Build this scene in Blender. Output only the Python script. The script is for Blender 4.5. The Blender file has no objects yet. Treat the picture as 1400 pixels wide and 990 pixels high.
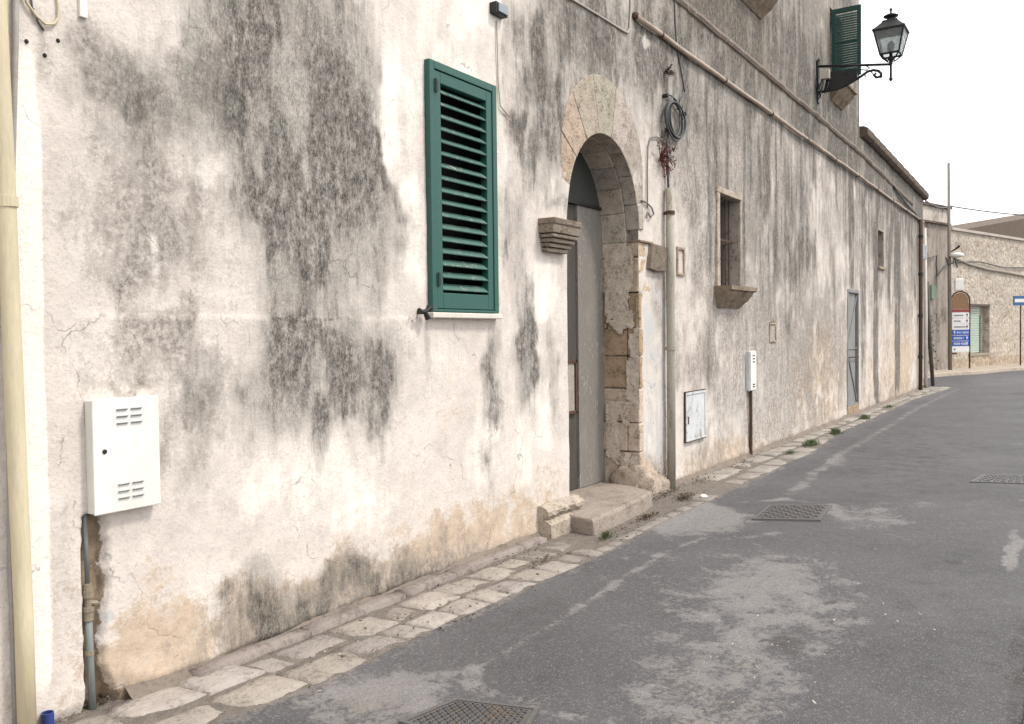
import bpy, bmesh, math, random
import numpy as np
from mathutils import Vector, Matrix
random.seed(7); np.random.seed(7)
SC = bpy.context.scene; COL = SC.collection

# ------------------------------------------------------------------ camera
f = 1200.; th = math.atan(770/1200); pt = math.atan(36/1200); rl = .012
CAM = np.array([0, -3.54, 1.6])
f0 = np.array([math.cos(th), math.sin(th), 0]); ZZ = np.array([0, 0, 1.])
FW = math.cos(pt)*f0 - math.sin(pt)*ZZ
R0 = np.array([math.sin(th), -math.cos(th), 0]); U0 = np.cross(R0, FW)
RT = math.cos(rl)*R0 - math.sin(rl)*U0; UP = math.cos(rl)*U0 + math.sin(rl)*R0
def ray(x, y): return FW + (x-700)/f*RT - (y-495)/f*UP
def W(x, y, Y=0.):            # pixel -> (along wall, height) on the plane y = Y
    d = ray(x, y); q = CAM + (Y-CAM[1])/d[1]*d; return q[0], q[2]
def G(x, y, z=0.):            # pixel -> ground point
    d = ray(x, y); q = CAM + (z-CAM[2])/d[2]*d; return q[0], q[1]
def XS(x, y, s):              # pixel -> (y, z) on the plane x = s
    d = ray(x, y); q = CAM + s/d[0]*d; return q[1], q[2]

cd = bpy.data.cameras.new("camera"); cam = bpy.data.objects.new("camera", cd); COL.objects.link(cam)
m = Matrix(((RT[0], UP[0], -FW[0], CAM[0]), (RT[1], UP[1], -FW[1], CAM[1]), (RT[2], UP[2], -FW[2], CAM[2]), (0, 0, 0, 1)))
cam.matrix_world = m
cd.sensor_width = 36; cd.lens = 36*1200/1400; cd.clip_end = 3000; cd.clip_start = .05
SC.camera = cam

# ------------------------------------------------------------------ objects helpers
def tag(o, label=None, cat=None, group=None, kind=None):
    if label: o["label"] = label
    if cat: o["category"] = cat
    if group: o["group"] = group
    if kind: o["kind"] = kind
    return o
def empty(name, loc, label=None, cat=None, group=None, parent=None):
    o = bpy.data.objects.new(name, None); COL.objects.link(o); o.empty_display_size = .2
    o.location = loc; o["_w"] = tuple(loc)
    if parent: o.parent = parent
    return tag(o, label, cat, group)
def wloc(o):
    p = Vector((0, 0, 0))
    while o: p += Vector(o.location); o = o.parent
    return p
class MB:
    def __init__(s): s.v = []; s.f = []; s.c = []
    def add(s, vs, fs, col=None):
        n = len(s.v); s.v += [tuple(map(float, a)) for a in vs]; s.f += [tuple(n+i for i in q) for q in fs]
        s.c += [col or (1, 1, 1)]*len(vs); return s
    def box(s, x0, x1, y0, y1, z0, z1, col=None, j=0.):
        r = lambda: random.uniform(-j, j)
        vs = [(x+r(), y+r(), z+r()*.5) for z in (z0, z1) for y in (y0, y1) for x in (x0, x1)]
        return s.add(vs, [(0, 2, 3, 1), (4, 5, 7, 6), (0, 1, 5, 4), (2, 6, 7, 3), (0, 4, 6, 2), (1, 3, 7, 5)], col)
    def obox(s, c, ax, ay, az, hx, hy, hz, col=None):
        c, ax, ay, az = map(lambda a: np.array(a, float), (c, ax, ay, az))
        vs = [c+ax*hx*i+ay*hy*j+az*hz*k for k in (-1, 1) for j in (-1, 1) for i in (-1, 1)]
        return s.add(vs, [(0, 2, 3, 1), (4, 5, 7, 6), (0, 1, 5, 4), (2, 6, 7, 3), (0, 4, 6, 2), (1, 3, 7, 5)], col)
    def prism(s, prof, ax, a, b, col=None):   # prof: closed 2-d loop; ax='x': prof=(y,z) 'y': (x,z) 'z': (x,y)
        n = len(prof); mk = {'x': lambda t, p: (t, p[0], p[1]), 'y': lambda t, p: (p[0], t, p[1]), 'z': lambda t, p: (p[0], p[1], t)}[ax]
        vs = [mk(a, p) for p in prof]+[mk(b, p) for p in prof]
        fs = [tuple(range(n-1, -1, -1)), tuple(range(n, 2*n))]+[(i, (i+1) % n, n+(i+1) % n, n+i) for i in range(n)]
        return s.add(vs, fs, col)
    def tube(s, pts, r, n=8, col=None, cap=True):
        P = [Vector(p) for p in pts]; rs = r if isinstance(r, (list, tuple)) else [r]*len(P); vs = []; fs = []
        t0 = (P[1]-P[0]).normalized(); u = t0.orthogonal().normalized()
        for i, p in enumerate(P):
            t = (P[min(i+1, len(P)-1)]-P[max(i-1, 0)])
            if t.length < 1e-9: t = t0.copy()
            t.normalize(); u = (u-t*u.dot(t))
            if u.length < 1e-6: u = t.orthogonal()
            u.normalize(); w = t.cross(u)
            for k in range(n):
                a = 2*math.pi*k/n; vs.append(p+(u*math.cos(a)+w*math.sin(a))*rs[i])
        for i in range(len(P)-1):
            for k in range(n): fs.append((i*n+k, i*n+(k+1) % n, (i+1)*n+(k+1) % n, (i+1)*n+k))
        if cap: fs += [tuple(range(n-1, -1, -1)), tuple(range((len(P)-1)*n, len(P)*n))]
        return s.add(vs, fs, col)
    def lathe(s, c, prof, n=16, col=None, rot=0.):   # prof [(r,z)]
        vs = []; fs = []
        for (r, z) in prof:
            for k in range(n):
                a = 2*math.pi*k/n+rot; vs.append((c[0]+r*math.cos(a), c[1]+r*math.sin(a), c[2]+z))
        for i in range(len(prof)-1):
            for k in range(n): fs.append((i*n+k, i*n+(k+1) % n, (i+1)*n+(k+1) % n, (i+1)*n+k))
        fs += [tuple(range(n-1, -1, -1)), tuple(range((len(prof)-1)*n, len(prof)*n))]
        return s.add(vs, fs, col)
    def build(s, name, mat, parent=None, bevel=0., smooth=False, at=None):
        base = wloc(parent) if parent else Vector(at or (0, 0, 0))
        me = bpy.data.meshes.new(name)
        me.from_pydata([(a-base.x, b-base.y, c-base.z) for a, b, c in s.v], [], s.f)
        ca = me.color_attributes.new("Tint", 'FLOAT_COLOR', 'POINT')
        ca.data.foreach_set("color", np.array([(*c, 1.) for c in s.c], np.float32).ravel())
        bm = bmesh.new(); bm.from_mesh(me); bmesh.ops.recalc_face_normals(bm, faces=bm.faces); bm.to_mesh(me); bm.free()
        me.materials.append(mat)
        if smooth: me.polygons.foreach_set("use_smooth", [True]*len(me.polygons))
        o = bpy.data.objects.new(name, me); COL.objects.link(o)
        if parent: o.parent = parent
        elif at: o.location = at
        if bevel:
            b = o.modifiers.new("bevel", 'BEVEL'); b.width = bevel; b.segments = 2; b.limit_method = 'ANGLE'; b.angle_limit = .6
        return o
def copy_tree(o, parent=None):
    c = o.copy(); COL.objects.link(c); c.parent = parent
    for ch in [x for x in bpy.data.objects if x.parent == o]: copy_tree(ch, c)
    return c

# ------------------------------------------------------------------ numpy noise
def _h(ix, iy, seed):
    n = (ix.astype(np.int64)*374761393+iy.astype(np.int64)*668265263+seed*1274126177) & 0x7fffffff
    n = ((n ^ (n >> 13))*1274126177) & 0x7fffffff
    return ((n ^ (n >> 16)) & 0xffff)/65535.
def vn(x, y, seed=0):
    ix = np.floor(x); iy = np.floor(y); fx = x-ix; fy = y-iy; fx = fx*fx*(3-2*fx); fy = fy*fy*(3-2*fy)
    a = _h(ix, iy, seed); b = _h(ix+1, iy, seed); c = _h(ix, iy+1, seed); d = _h(ix+1, iy+1, seed)
    return (a*(1-fx)+b*fx)*(1-fy)+(c*(1-fx)+d*fx)*fy
def fbm(x, y, o=4, seed=0):
    t = 0; a = .5; w = 0
    for i in range(o): t = t+a*vn(x*2**i, y*2**i, seed+i*17); w += a; a *= .55
    return t/w
def sst(a, b, x): t = np.clip((x-a)/(b-a), 0, 1); return t*t*(3-2*t)

# ------------------------------------------------------------------ materials
class NT:
    def __init__(s, name):
        s.m = bpy.data.materials.new(name); s.m.use_nodes = True; s.t = s.m.node_tree; s.t.nodes.clear()
        s.out = s.t.nodes.new('ShaderNodeOutputMaterial'); s.b = s.t.nodes.new('ShaderNodeBsdfPrincipled')
        s.t.links.new(s.b.outputs[0], s.out.inputs[0]); s.co = s.t.nodes.new('ShaderNodeTexCoord').outputs['Object']
    def put(s, inp, v):
        if isinstance(v, bpy.types.NodeSocket): s.t.links.new(v, inp)
        elif isinstance(v, (tuple, list)) and len(v) == 3 and inp.type == 'RGBA': inp.default_value = (*v, 1)
        else: inp.default_value = v
    def M(s, op, a, b=0., c=0., clamp=False):
        n = s.t.nodes.new('ShaderNodeMath'); n.operation = op; n.use_clamp = clamp
        s.put(n.inputs[0], a); s.put(n.inputs[1], b); s.put(n.inputs[2], c); return n.outputs[0]
    def mix(s, fac, a, b, blend='MIX'):
        n = s.t.nodes.new('ShaderNodeMix'); n.data_type = 'RGBA'; n.blend_type = blend
        s.put(n.inputs[0], fac); s.put(n.inputs[6], a); s.put(n.inputs[7], b); return n.outputs[2]
    def mapr(s, v, a, b, c=0., d=1.):
        n = s.t.nodes.new('ShaderNodeMapRange'); s.put(n.inputs[0], v)
        for i, k in enumerate((a, b, c, d)): n.inputs[i+1].default_value = k
        return n.outputs[0]
    def noise(s, sc, det=5, rough=.6, stretch=(1, 1, 1), norm=True, loc=(0, 0, 0)):
        mp = s.t.nodes.new('ShaderNodeMapping'); s.t.links.new(s.co, mp.inputs[0]); mp.inputs['Scale'].default_value = stretch; mp.inputs['Location'].default_value = loc
        n = s.t.nodes.new('ShaderNodeTexNoise'); s.t.links.new(mp.outputs[0], n.inputs['Vector'])
        n.inputs['Scale'].default_value = sc; n.inputs['Detail'].default_value = det; n.inputs['Roughness'].default_value = rough
        return s.mapr(n.outputs[0], .3, .7) if norm else n.outputs[0]
    def attr(s, name):
        n = s.t.nodes.new('ShaderNodeAttribute'); n.attribute_name = name; return n
    def cover(s, a, n, k): return s.M('MULTIPLY', s.M('SUBTRACT', s.M('ADD', a, n), 1.), k, clamp=True)
    def cov2(s, a, n, k): return s.M('MULTIPLY', s.M('ADD', s.M('MULTIPLY', a, 1.7), s.M('SUBTRACT', s.M('MULTIPLY', s.M('SUBTRACT', n, .5), 2.1), .80)), k, clamp=True)
    def bump(s, h, dist, strength=1., prev=None):
        n = s.t.nodes.new('ShaderNodeBump'); n.inputs['Strength'].default_value = strength; n.inputs['Distance'].default_value = dist
        s.put(n.inputs['Height'], h)
        if prev is not None: s.t.links.new(prev, n.inputs['Normal'])
        return n.outputs[0]
    def fin(s, col, rough=.8, normal=None, metal=0., spec=.3):
        s.put(s.b.inputs['Base Color'], col); s.put(s.b.inputs['Roughness'], rough); s.b.inputs['Metallic'].default_value = metal
        s.b.inputs['Specular IOR Level'].default_value = spec
        if normal is not None: s.t.links.new(normal, s.b.inputs['Normal'])
        return s.m
def simple(name, c, c2=None, sc=12., rough=.7, metal=0., bump=.002, tint=False, stretch=(1, 1, 1), spots=None, spec=.3, hi=4):
    t = NT(name); c2 = c2 or tuple(x*.7 for x in c)
    n1 = t.noise(sc, 6, .65, stretch); n2 = t.noise(sc*7, 4, .6, stretch)
    v = t.M('ADD', t.M('MULTIPLY', n1, .65), t.M('MULTIPLY', n2, .35))
    col = t.mix(v, c, c2)
    if spots:
        col = t.mix(t.cover(.42, t.M('ADD', t.M('MULTIPLY', n1, .5), t.M('MULTIPLY', n2, .5)), 5.), col, spots)
    if tint: col = t.mix(1., col, t.attr("Tint").outputs['Color'], 'MULTIPLY')
    return t.fin(col, rough, t.bump(v, bump), metal, spec)

def plaster_mat():
    t = NT("weathered_plaster")
    A = t.attr("StainA"); B = t.attr("StainB")
    sa = t.t.nodes.new('ShaderNodeSeparateColor'); t.t.links.new(A.outputs['Color'], sa.inputs[0])
    sb = t.t.nodes.new('ShaderNodeSeparateColor'); t.t.links.new(B.outputs['Color'], sb.inputs[0])
    dark, tan, white = sa.outputs; taupe, rub, blue = sb.outputs
    nA = t.noise(3.2, 8, .62); nM = t.noise(15, 6, .62); nF = t.noise(62, 5, .68)
    nS = t.noise(1., 6, .6, (17, 1, 1.5)); nS2 = t.noise(1., 5, .62, (52, 1, 5), loc=(3, 0, 7)); nL = t.noise(8.5, 8, .68, loc=(5, 3, 1))
    mixn = lambda *p: __import__('functools').reduce(lambda a, b: t.M('ADD', a, b), [t.M('MULTIPLY', x, k) for x, k in p])
    col = t.mix(nA, (.64, .585, .53), (.49, .435, .39))
    col = t.mix(t.M('MULTIPLY', nL, .45), col, (.72, .65, .59))
    col = t.mix(t.M('MULTIPLY', t.cover(.5, mixn((nM, .4), (nF, .6)), 3.), .45), col, (.38, .33, .29))
    col = t.mix(t.M('MULTIPLY', t.cov2(tan, mixn((nL, .7), (nF, .3)), 1.5), .85), col, t.mix(nM, (.54, .415, .30), (.40, .31, .225)))
    nT = t.noise(70, 5, .75, (1, 1, .8), loc=(11, 4, 1)); nU = t.noise(26, 6, .72, loc=(1, 14, 1))
    col = t.mix(t.M('MULTIPLY', t.cov2(t.M('MULTIPLY', taupe, 1.1), mixn((nL, .3), (nU, .35), (nT, .35)), 1.8), t.M('MULTIPLY', t.mapr(nT, .2, .8, 1., .6), t.mapr(mixn((nU, .55), (t.noise(1., 6, .7, (16, 1, 8), loc=(8, 1, 9)), .45)), .35, .72, 1., .3))), col, t.mix(nU, (.135, .115, .10), (.27, .238, .21)))
    col = t.mix(t.M('MULTIPLY', t.cov2(white, mixn((nA, .3), (nL, .25), (nS, .25), (nM, .2)), .95), .92), col, t.mix(nF, (.84, .80, .72), (.72, .67, .6)))
    col = t.mix(t.M('MULTIPLY', t.cov2(blue, mixn((nL, .5), (nS, .5)), 2.), .85), col, (.47, .465, .45))
    nG = t.noise(92, 4, .72, (1.25, 1, .55), loc=(2, 4, 1)); nP = t.noise(34, 5, .75, (1.2, 1, .6), loc=(4, 2, 8)); nV = t.noise(1., 7, .66, (9, 1, 2.6), loc=(1, 2, 5)); nW = t.noise(5.2, 7, .66, (1.5, 1, .7), loc=(7, 7, 3))
    # first a thin grey-green film, then the dense black growth in runs and specks
    nU0 = t.noise(19, 6, .7, (1, 1, .7), loc=(6, 2, 2))
    ero = t.mapr(mixn((t.noise(1., 6, .72, (26, 1, 9), loc=(3, 1, 9)), .45), (nU0, .55)), .38, .72, 1., .30)
    film = t.M('MULTIPLY', t.M('ADD', t.M('MULTIPLY', A.outputs['Alpha'], 1.55), t.M('SUBTRACT', t.M('MULTIPLY', mixn((nW, .3), (nS, .15), (nS2, .15), (nP, .2), (nG, .2)), 1.7), 1.22), clamp=True), t.M('MULTIPLY', t.mapr(nG, .15, .85, 1., .6), t.mapr(nP, .1, .9, 1., .75)))
    film = t.M('MULTIPLY', film, t.mapr(ero, .3, 1., .72, 1.))
    col = t.mix(film, col, t.mix(nW, t.mix(nG, (.105, .096, .084), (.215, .194, .17)), t.mix(nG, (.095, .101, .088), (.20, .20, .178))))
    dens = mixn((nV, .36), (nS2, .18), (nW, .24), (nP, .16), (nG, .06))
    dcov = t.M('MULTIPLY', t.cov2(t.M('SUBTRACT', dark, .07), dens, 1.45), t.M('MULTIPLY', t.mapr(nG, .2, .8, 1., .68), t.mapr(nP, .2, .8, 1., .68)))
    dcov = t.M('MULTIPLY', dcov, ero)
    col = t.mix(dcov, col, t.mix(nW, (.042, .032, .026), t.mix(nF, (.027, .026, .025), (.06, .058, .053))))
    fleck = t.cover(.36, mixn((nF, .45), (nG, .55)), 5.)
    col = t.mix(t.M('MULTIPLY', fleck, t.M('MULTIPLY', film, .26)), col, (.50, .45, .40))
    rc = t.cover(rub, mixn((nM, .6), (nF, .4)), 5.)
    col = t.mix(rc, col, t.mix(nM, (.14, .10, .07), (.33, .255, .18)))
    # hairline cracks
    wv = t.t.nodes.new('ShaderNodeTexNoise'); wv.inputs['Scale'].default_value = 3.5; wv.inputs['Detail'].default_value = 6; t.t.links.new(t.co, wv.inputs['Vector'])
    va = t.t.nodes.new('ShaderNodeVectorMath'); va.operation = 'MULTIPLY_ADD'; t.t.links.new(wv.outputs['Color'], va.inputs[0]); va.inputs[1].default_value = (.55, .55, .55); t.t.links.new(t.co, va.inputs[2])
    vo = t.t.nodes.new('ShaderNodeTexVoronoi'); vo.feature = 'DISTANCE_TO_EDGE'; vo.inputs['Scale'].default_value = .85; t.t.links.new(va.outputs[0], vo.inputs['Vector'])
    crack = t.M('MULTIPLY', t.mapr(vo.outputs['Distance'], .0015, .006, 1., 0.), t.mapr(nL, .35, .75, 0, .55))
    col = t.mix(crack, col, (.10, .085, .075))
    # pin holes and tiny flakes
    sp = t.noise(140, 2, .5, norm=False)
    col = t.mix(t.mapr(sp, .66, .74, 0, .55), col, (.12, .10, .085))
    sp2 = t.noise(95, 3, .6, norm=False, loc=(9, 9, 9))
    col = t.mix(t.M('MULTIPLY', t.mapr(sp2, .58, .70, 0, .3), t.M('ADD', dcov, .2, clamp=True)), col, (.68, .62, .55))
    h = mixn((nM, .5), (nL, .35), (nF, .45), (dcov, -.1), (rc, -.6))
    return t.fin(col, .93, t.bump(h, .006, .55), spec=.12)
PL = plaster_mat()

def asphalt_mat():
    t = NT("old_asphalt")
    A = t.attr("StainA"); sa = t.t.nodes.new('ShaderNodeSeparateColor'); t.t.links.new(A.outputs['Color'], sa.inputs[0])
    light, dark, dirt = sa.outputs
    nA = t.noise(.9, 6, .6); nL = t.noise(5, 7, .65); nF = t.noise(120, 3, .7); nM = t.noise(30, 5, .65)
    nD = t.noise(1., 7, .65, (2.2, 7., 1)); 
    col = t.mix(nA, (.052, .050, .053), (.088, .084, .087))
    col = t.mix(t.M('MULTIPLY', nM, .3), col, (.13, .122, .12))
    col = t.mix(t.M('MULTIPLY', t.cov2(light, t.M('ADD', t.M('MULTIPLY', nL, .6), t.M('MULTIPLY', nM, .4)), 1.9), .85), col, t.mix(nM, (.25, .235, .228), (.14, .132, .13)))
    col = t.mix(t.M('MULTIPLY', t.cov2(dirt, t.M('ADD', t.M('MULTIPLY', nD, .6), t.M('MULTIPLY', nM, .4)), 2.), .7), col, (.19, .168, .148))
    col = t.mix(t.M('MULTIPLY', t.cov2(dark, t.M('ADD', t.M('MULTIPLY', nL, .5), t.M('MULTIPLY', nM, .5)), 2.5), .8), col, (.05, .045, .042))
    col = t.mix(t.M('MULTIPLY', t.cover(.3, t.M('ADD', t.M('MULTIPLY', nD, .6), t.M('MULTIPLY', nM, .4)), 3.), .26), col, (.15, .142, .14))
    v = t.t.nodes.new('ShaderNodeTexVoronoi'); v.inputs['Scale'].default_value = 130; t.t.links.new(t.co, v.inputs['Vector'])
    agg = t.t.nodes.new('ShaderNodeSeparateColor'); t.t.links.new(v.outputs['Color'], agg.inputs[0])
    col = t.mix(t.mapr(agg.outputs[0], .8, .97, 0, .28), col, (.30, .28, .26)); col = t.mix(t.mapr(agg.outputs[1], .8, .97, 0, .35), col, (.04, .038, .036))
    h = t.M('ADD', t.M('MULTIPLY', v.outputs['Distance'], -.7), t.M('MULTIPLY', nM, .5))
    return t.fin(col, t.mapr(nL, 0, 1, .62, .85), t.bump(h, .004, .8), spec=.3)
AS = asphalt_mat()

STONE = simple("limestone", (.50, .445, .38), (.29, .25, .21), 9, .92, bump=.012, tint=True, spots=(.19, .155, .125), spec=.1)
PAVE = simple("worn_paving_stone", (.345, .318, .292), (.225, .205, .188), 5, .85, bump=.014, tint=True, spots=(.19, .17, .155), spec=.2)
DIRT = simple("joint_dirt", (.25, .215, .185), (.13, .112, .095), 14, .95, bump=.02)
GREEN = simple("green_painted_shutter", (.013, .072, .058), (.020, .088, .070), 20, .5, bump=.0008, spec=.4)
DKGREEN = simple("dark_green_paint", (.010, .04, .034), (.018, .055, .045), 20, .5, bump=.0008)
WHITEP = simple("white_enamel", (.74, .73, .69), (.60, .58, .52), 5, .45, bump=.0006, spec=.45, stretch=(1, 1, .4))
DWHITE = simple("dirty_white_enamel", (.60, .62, .63), (.42, .43, .43), 9, .55, bump=.001, spots=(.24, .2, .16), stretch=(1, 1, .4))
CREAMP = simple("cream_painted_pipe", (.62, .54, .37), (.44, .385, .265), 5, .6, bump=.002, stretch=(3, 3, .5))
GREYP = simple("grey_plastic_pipe", (.20, .22, .21), (.12, .125, .12), 9, .6, bump=.001, stretch=(2, 2, .4))
OLIVEP = simple("painted_metal_pipe", (.36, .335, .275), (.26, .24, .20), 6, .6, bump=.002, stretch=(3, 3, .5), spots=(.17, .13, .10))
IRON = simple("dark_iron", (.009, .0095, .010), (.018, .016, .015), 20, .5, .0, bump=.001, spec=.4)
RUST = simple("rusted_iron", (.10, .055, .035), (.045, .03, .025), 16, .85, bump=.002)
CABLE = simple("grey_cable", (.10, .105, .11), (.05, .05, .05), 8, .6, bump=.0005)
PCABLE = simple("pale_cable", (.45, .40, .34), (.28, .25, .21), 8, .7, bump=.0005)
BLUE = simple("blue_plastic", (.03, .05, .20), (.02, .035, .13), 12, .4, bump=.0005)
BLUESIGN = simple("blue_sign_face", (.015, .09, .42), (.02, .1, .38), 3, .4, bump=.0001)
WSIGN = simple("white_sign_face", (.78, .78, .78), (.7, .7, .7), 3, .4, bump=.0001)
REDSIGN = simple("dull_red_sign_face", (.30, .06, .06), (.22, .05, .05), 6, .5, bump=.0001)
BLACKM = simple("dark_lettering", (.05, .05, .05), (.08, .08, .08), 6, .6, bump=.0001)
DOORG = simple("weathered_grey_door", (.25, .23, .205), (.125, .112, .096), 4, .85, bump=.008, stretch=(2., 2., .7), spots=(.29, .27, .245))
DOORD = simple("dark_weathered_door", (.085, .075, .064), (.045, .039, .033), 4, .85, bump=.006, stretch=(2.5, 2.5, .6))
TYMP = simple("dusty_tympanum_board", (.06, .063, .056), (.035, .036, .032), 4, .8, bump=.004)
BROWNW = simple("brown_wood", (.10, .05, .03), (.05, .03, .022), 14, .7, bump=.002)
DARKV = simple("dark_interior", (.012, .012, .013), (.02, .02, .02), 3, .9, bump=.001)
GATE = simple("grey_sheet_metal", (.235, .235, .23), (.16, .16, .155), 4, .6, bump=.002, stretch=(2, 2, .6), spots=(.16, .14, .12))
COPE = simple("lichened_coping", (.16, .12, .09), (.06, .05, .045), 9, .95, bump=.02, spots=(.27, .2, .14))
WOOD = simple("old_grey_wood", (.13, .115, .095), (.06, .052, .042), 9, .85, bump=.004, stretch=(4, 4, .6))
CONC = simple("pole_concrete", (.26, .23, .2), (.15, .13, .11), 7, .85, bump=.003, stretch=(2, 2, .6))
LEAF = simple("grass_green", (.12, .145, .065), (.075, .085, .045), 30, .7, bump=.0005)
DRY = simple("dry_brown_litter", (.12, .085, .05), (.05, .036, .024), 40, .9, bump=.002)
REDW = simple("dried_reddish_plant", (.14, .035, .03), (.06, .022, .02), 30, .9, bump=.001)
SLATW = simple("pale_roller_slats", (.46, .52, .43), (.33, .39, .32), 6, .6, bump=.001)
SLATG = simple("green_slat_frame", (.03, .16, .08), (.02, .1, .05), 10, .6, bump=.001)
EARTH = simple("earth", (.16, .14, .11), (.1, .09, .07), 1, .95, bump=.01)
ZINC = simple("grey_box_plastic", (.30, .34, .38), (.22, .25, .28), 6, .5, bump=.0005)
def glass_mat(name, tint, rough=.08, trans=.85):
    t = NT(name); n = t.noise(8, 5, .6)
    t.fin(t.mix(n, tint, tuple(x*.7 for x in tint)), rough, None, 0, .5); t.b.inputs['Transmission Weight'].default_value = trans; t.b.inputs['IOR'].default_value = 1.1
    return t.m
FROST = glass_mat("dusty_lamp_glass", (.62, .66, .64), .35, .8)
PANE = simple("dark_window_glass", (.035, .045, .05), (.07, .08, .085), 3, .15, bump=.0003, spec=.5)

def farwall_mat():
    t = NT("rubble_render")
    v = t.t.nodes.new('ShaderNodeTexVoronoi'); v.inputs['Scale'].default_value = 5.5; t.t.links.new(t.co, v.inputs['Vector'])
    nA = t.noise(.7, 6, .65); nM = t.noise(7, 6, .7); nS = t.noise(1., 5, .6, (3, 3, .5)); A = t.attr("Tint")
    sc = t.t.nodes.new('ShaderNodeSeparateColor'); t.t.links.new(v.outputs['Color'], sc.inputs[0])
    col = t.mix(nA, (.60, .535, .46), (.50, .44, .375))
    col = t.mix(t.mapr(sc.outputs[0], .5, 1, 0, .6), col, (.70, .60, .47)); col = t.mix(t.mapr(sc.outputs[1], .55, 1, 0, .55), col, (.33, .25, .18))
    col = t.mix(t.M('MULTIPLY', t.cover(.5, nM, 3.), .6), col, (.27, .215, .165)); col = t.mix(t.M('MULTIPLY', t.cover(.4, nS, 2.), .4), col, (.34, .3, .26))
    col = t.mix(1., col, A.outputs['Color'], 'MULTIPLY')
    return t.fin(col, .95, t.bump(t.M('ADD', nM, t.M('MULTIPLY', v.outputs['Distance'], -.8)), .05), spec=.1)
FARW = farwall_mat()
FARP = simple("grey_stained_render", (.40, .35, .30), (.20, .17, .145), 1.6, .95, bump=.02, stretch=(2, 2, .5), tint=True, spots=(.13, .11, .095), spec=.1)

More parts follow.
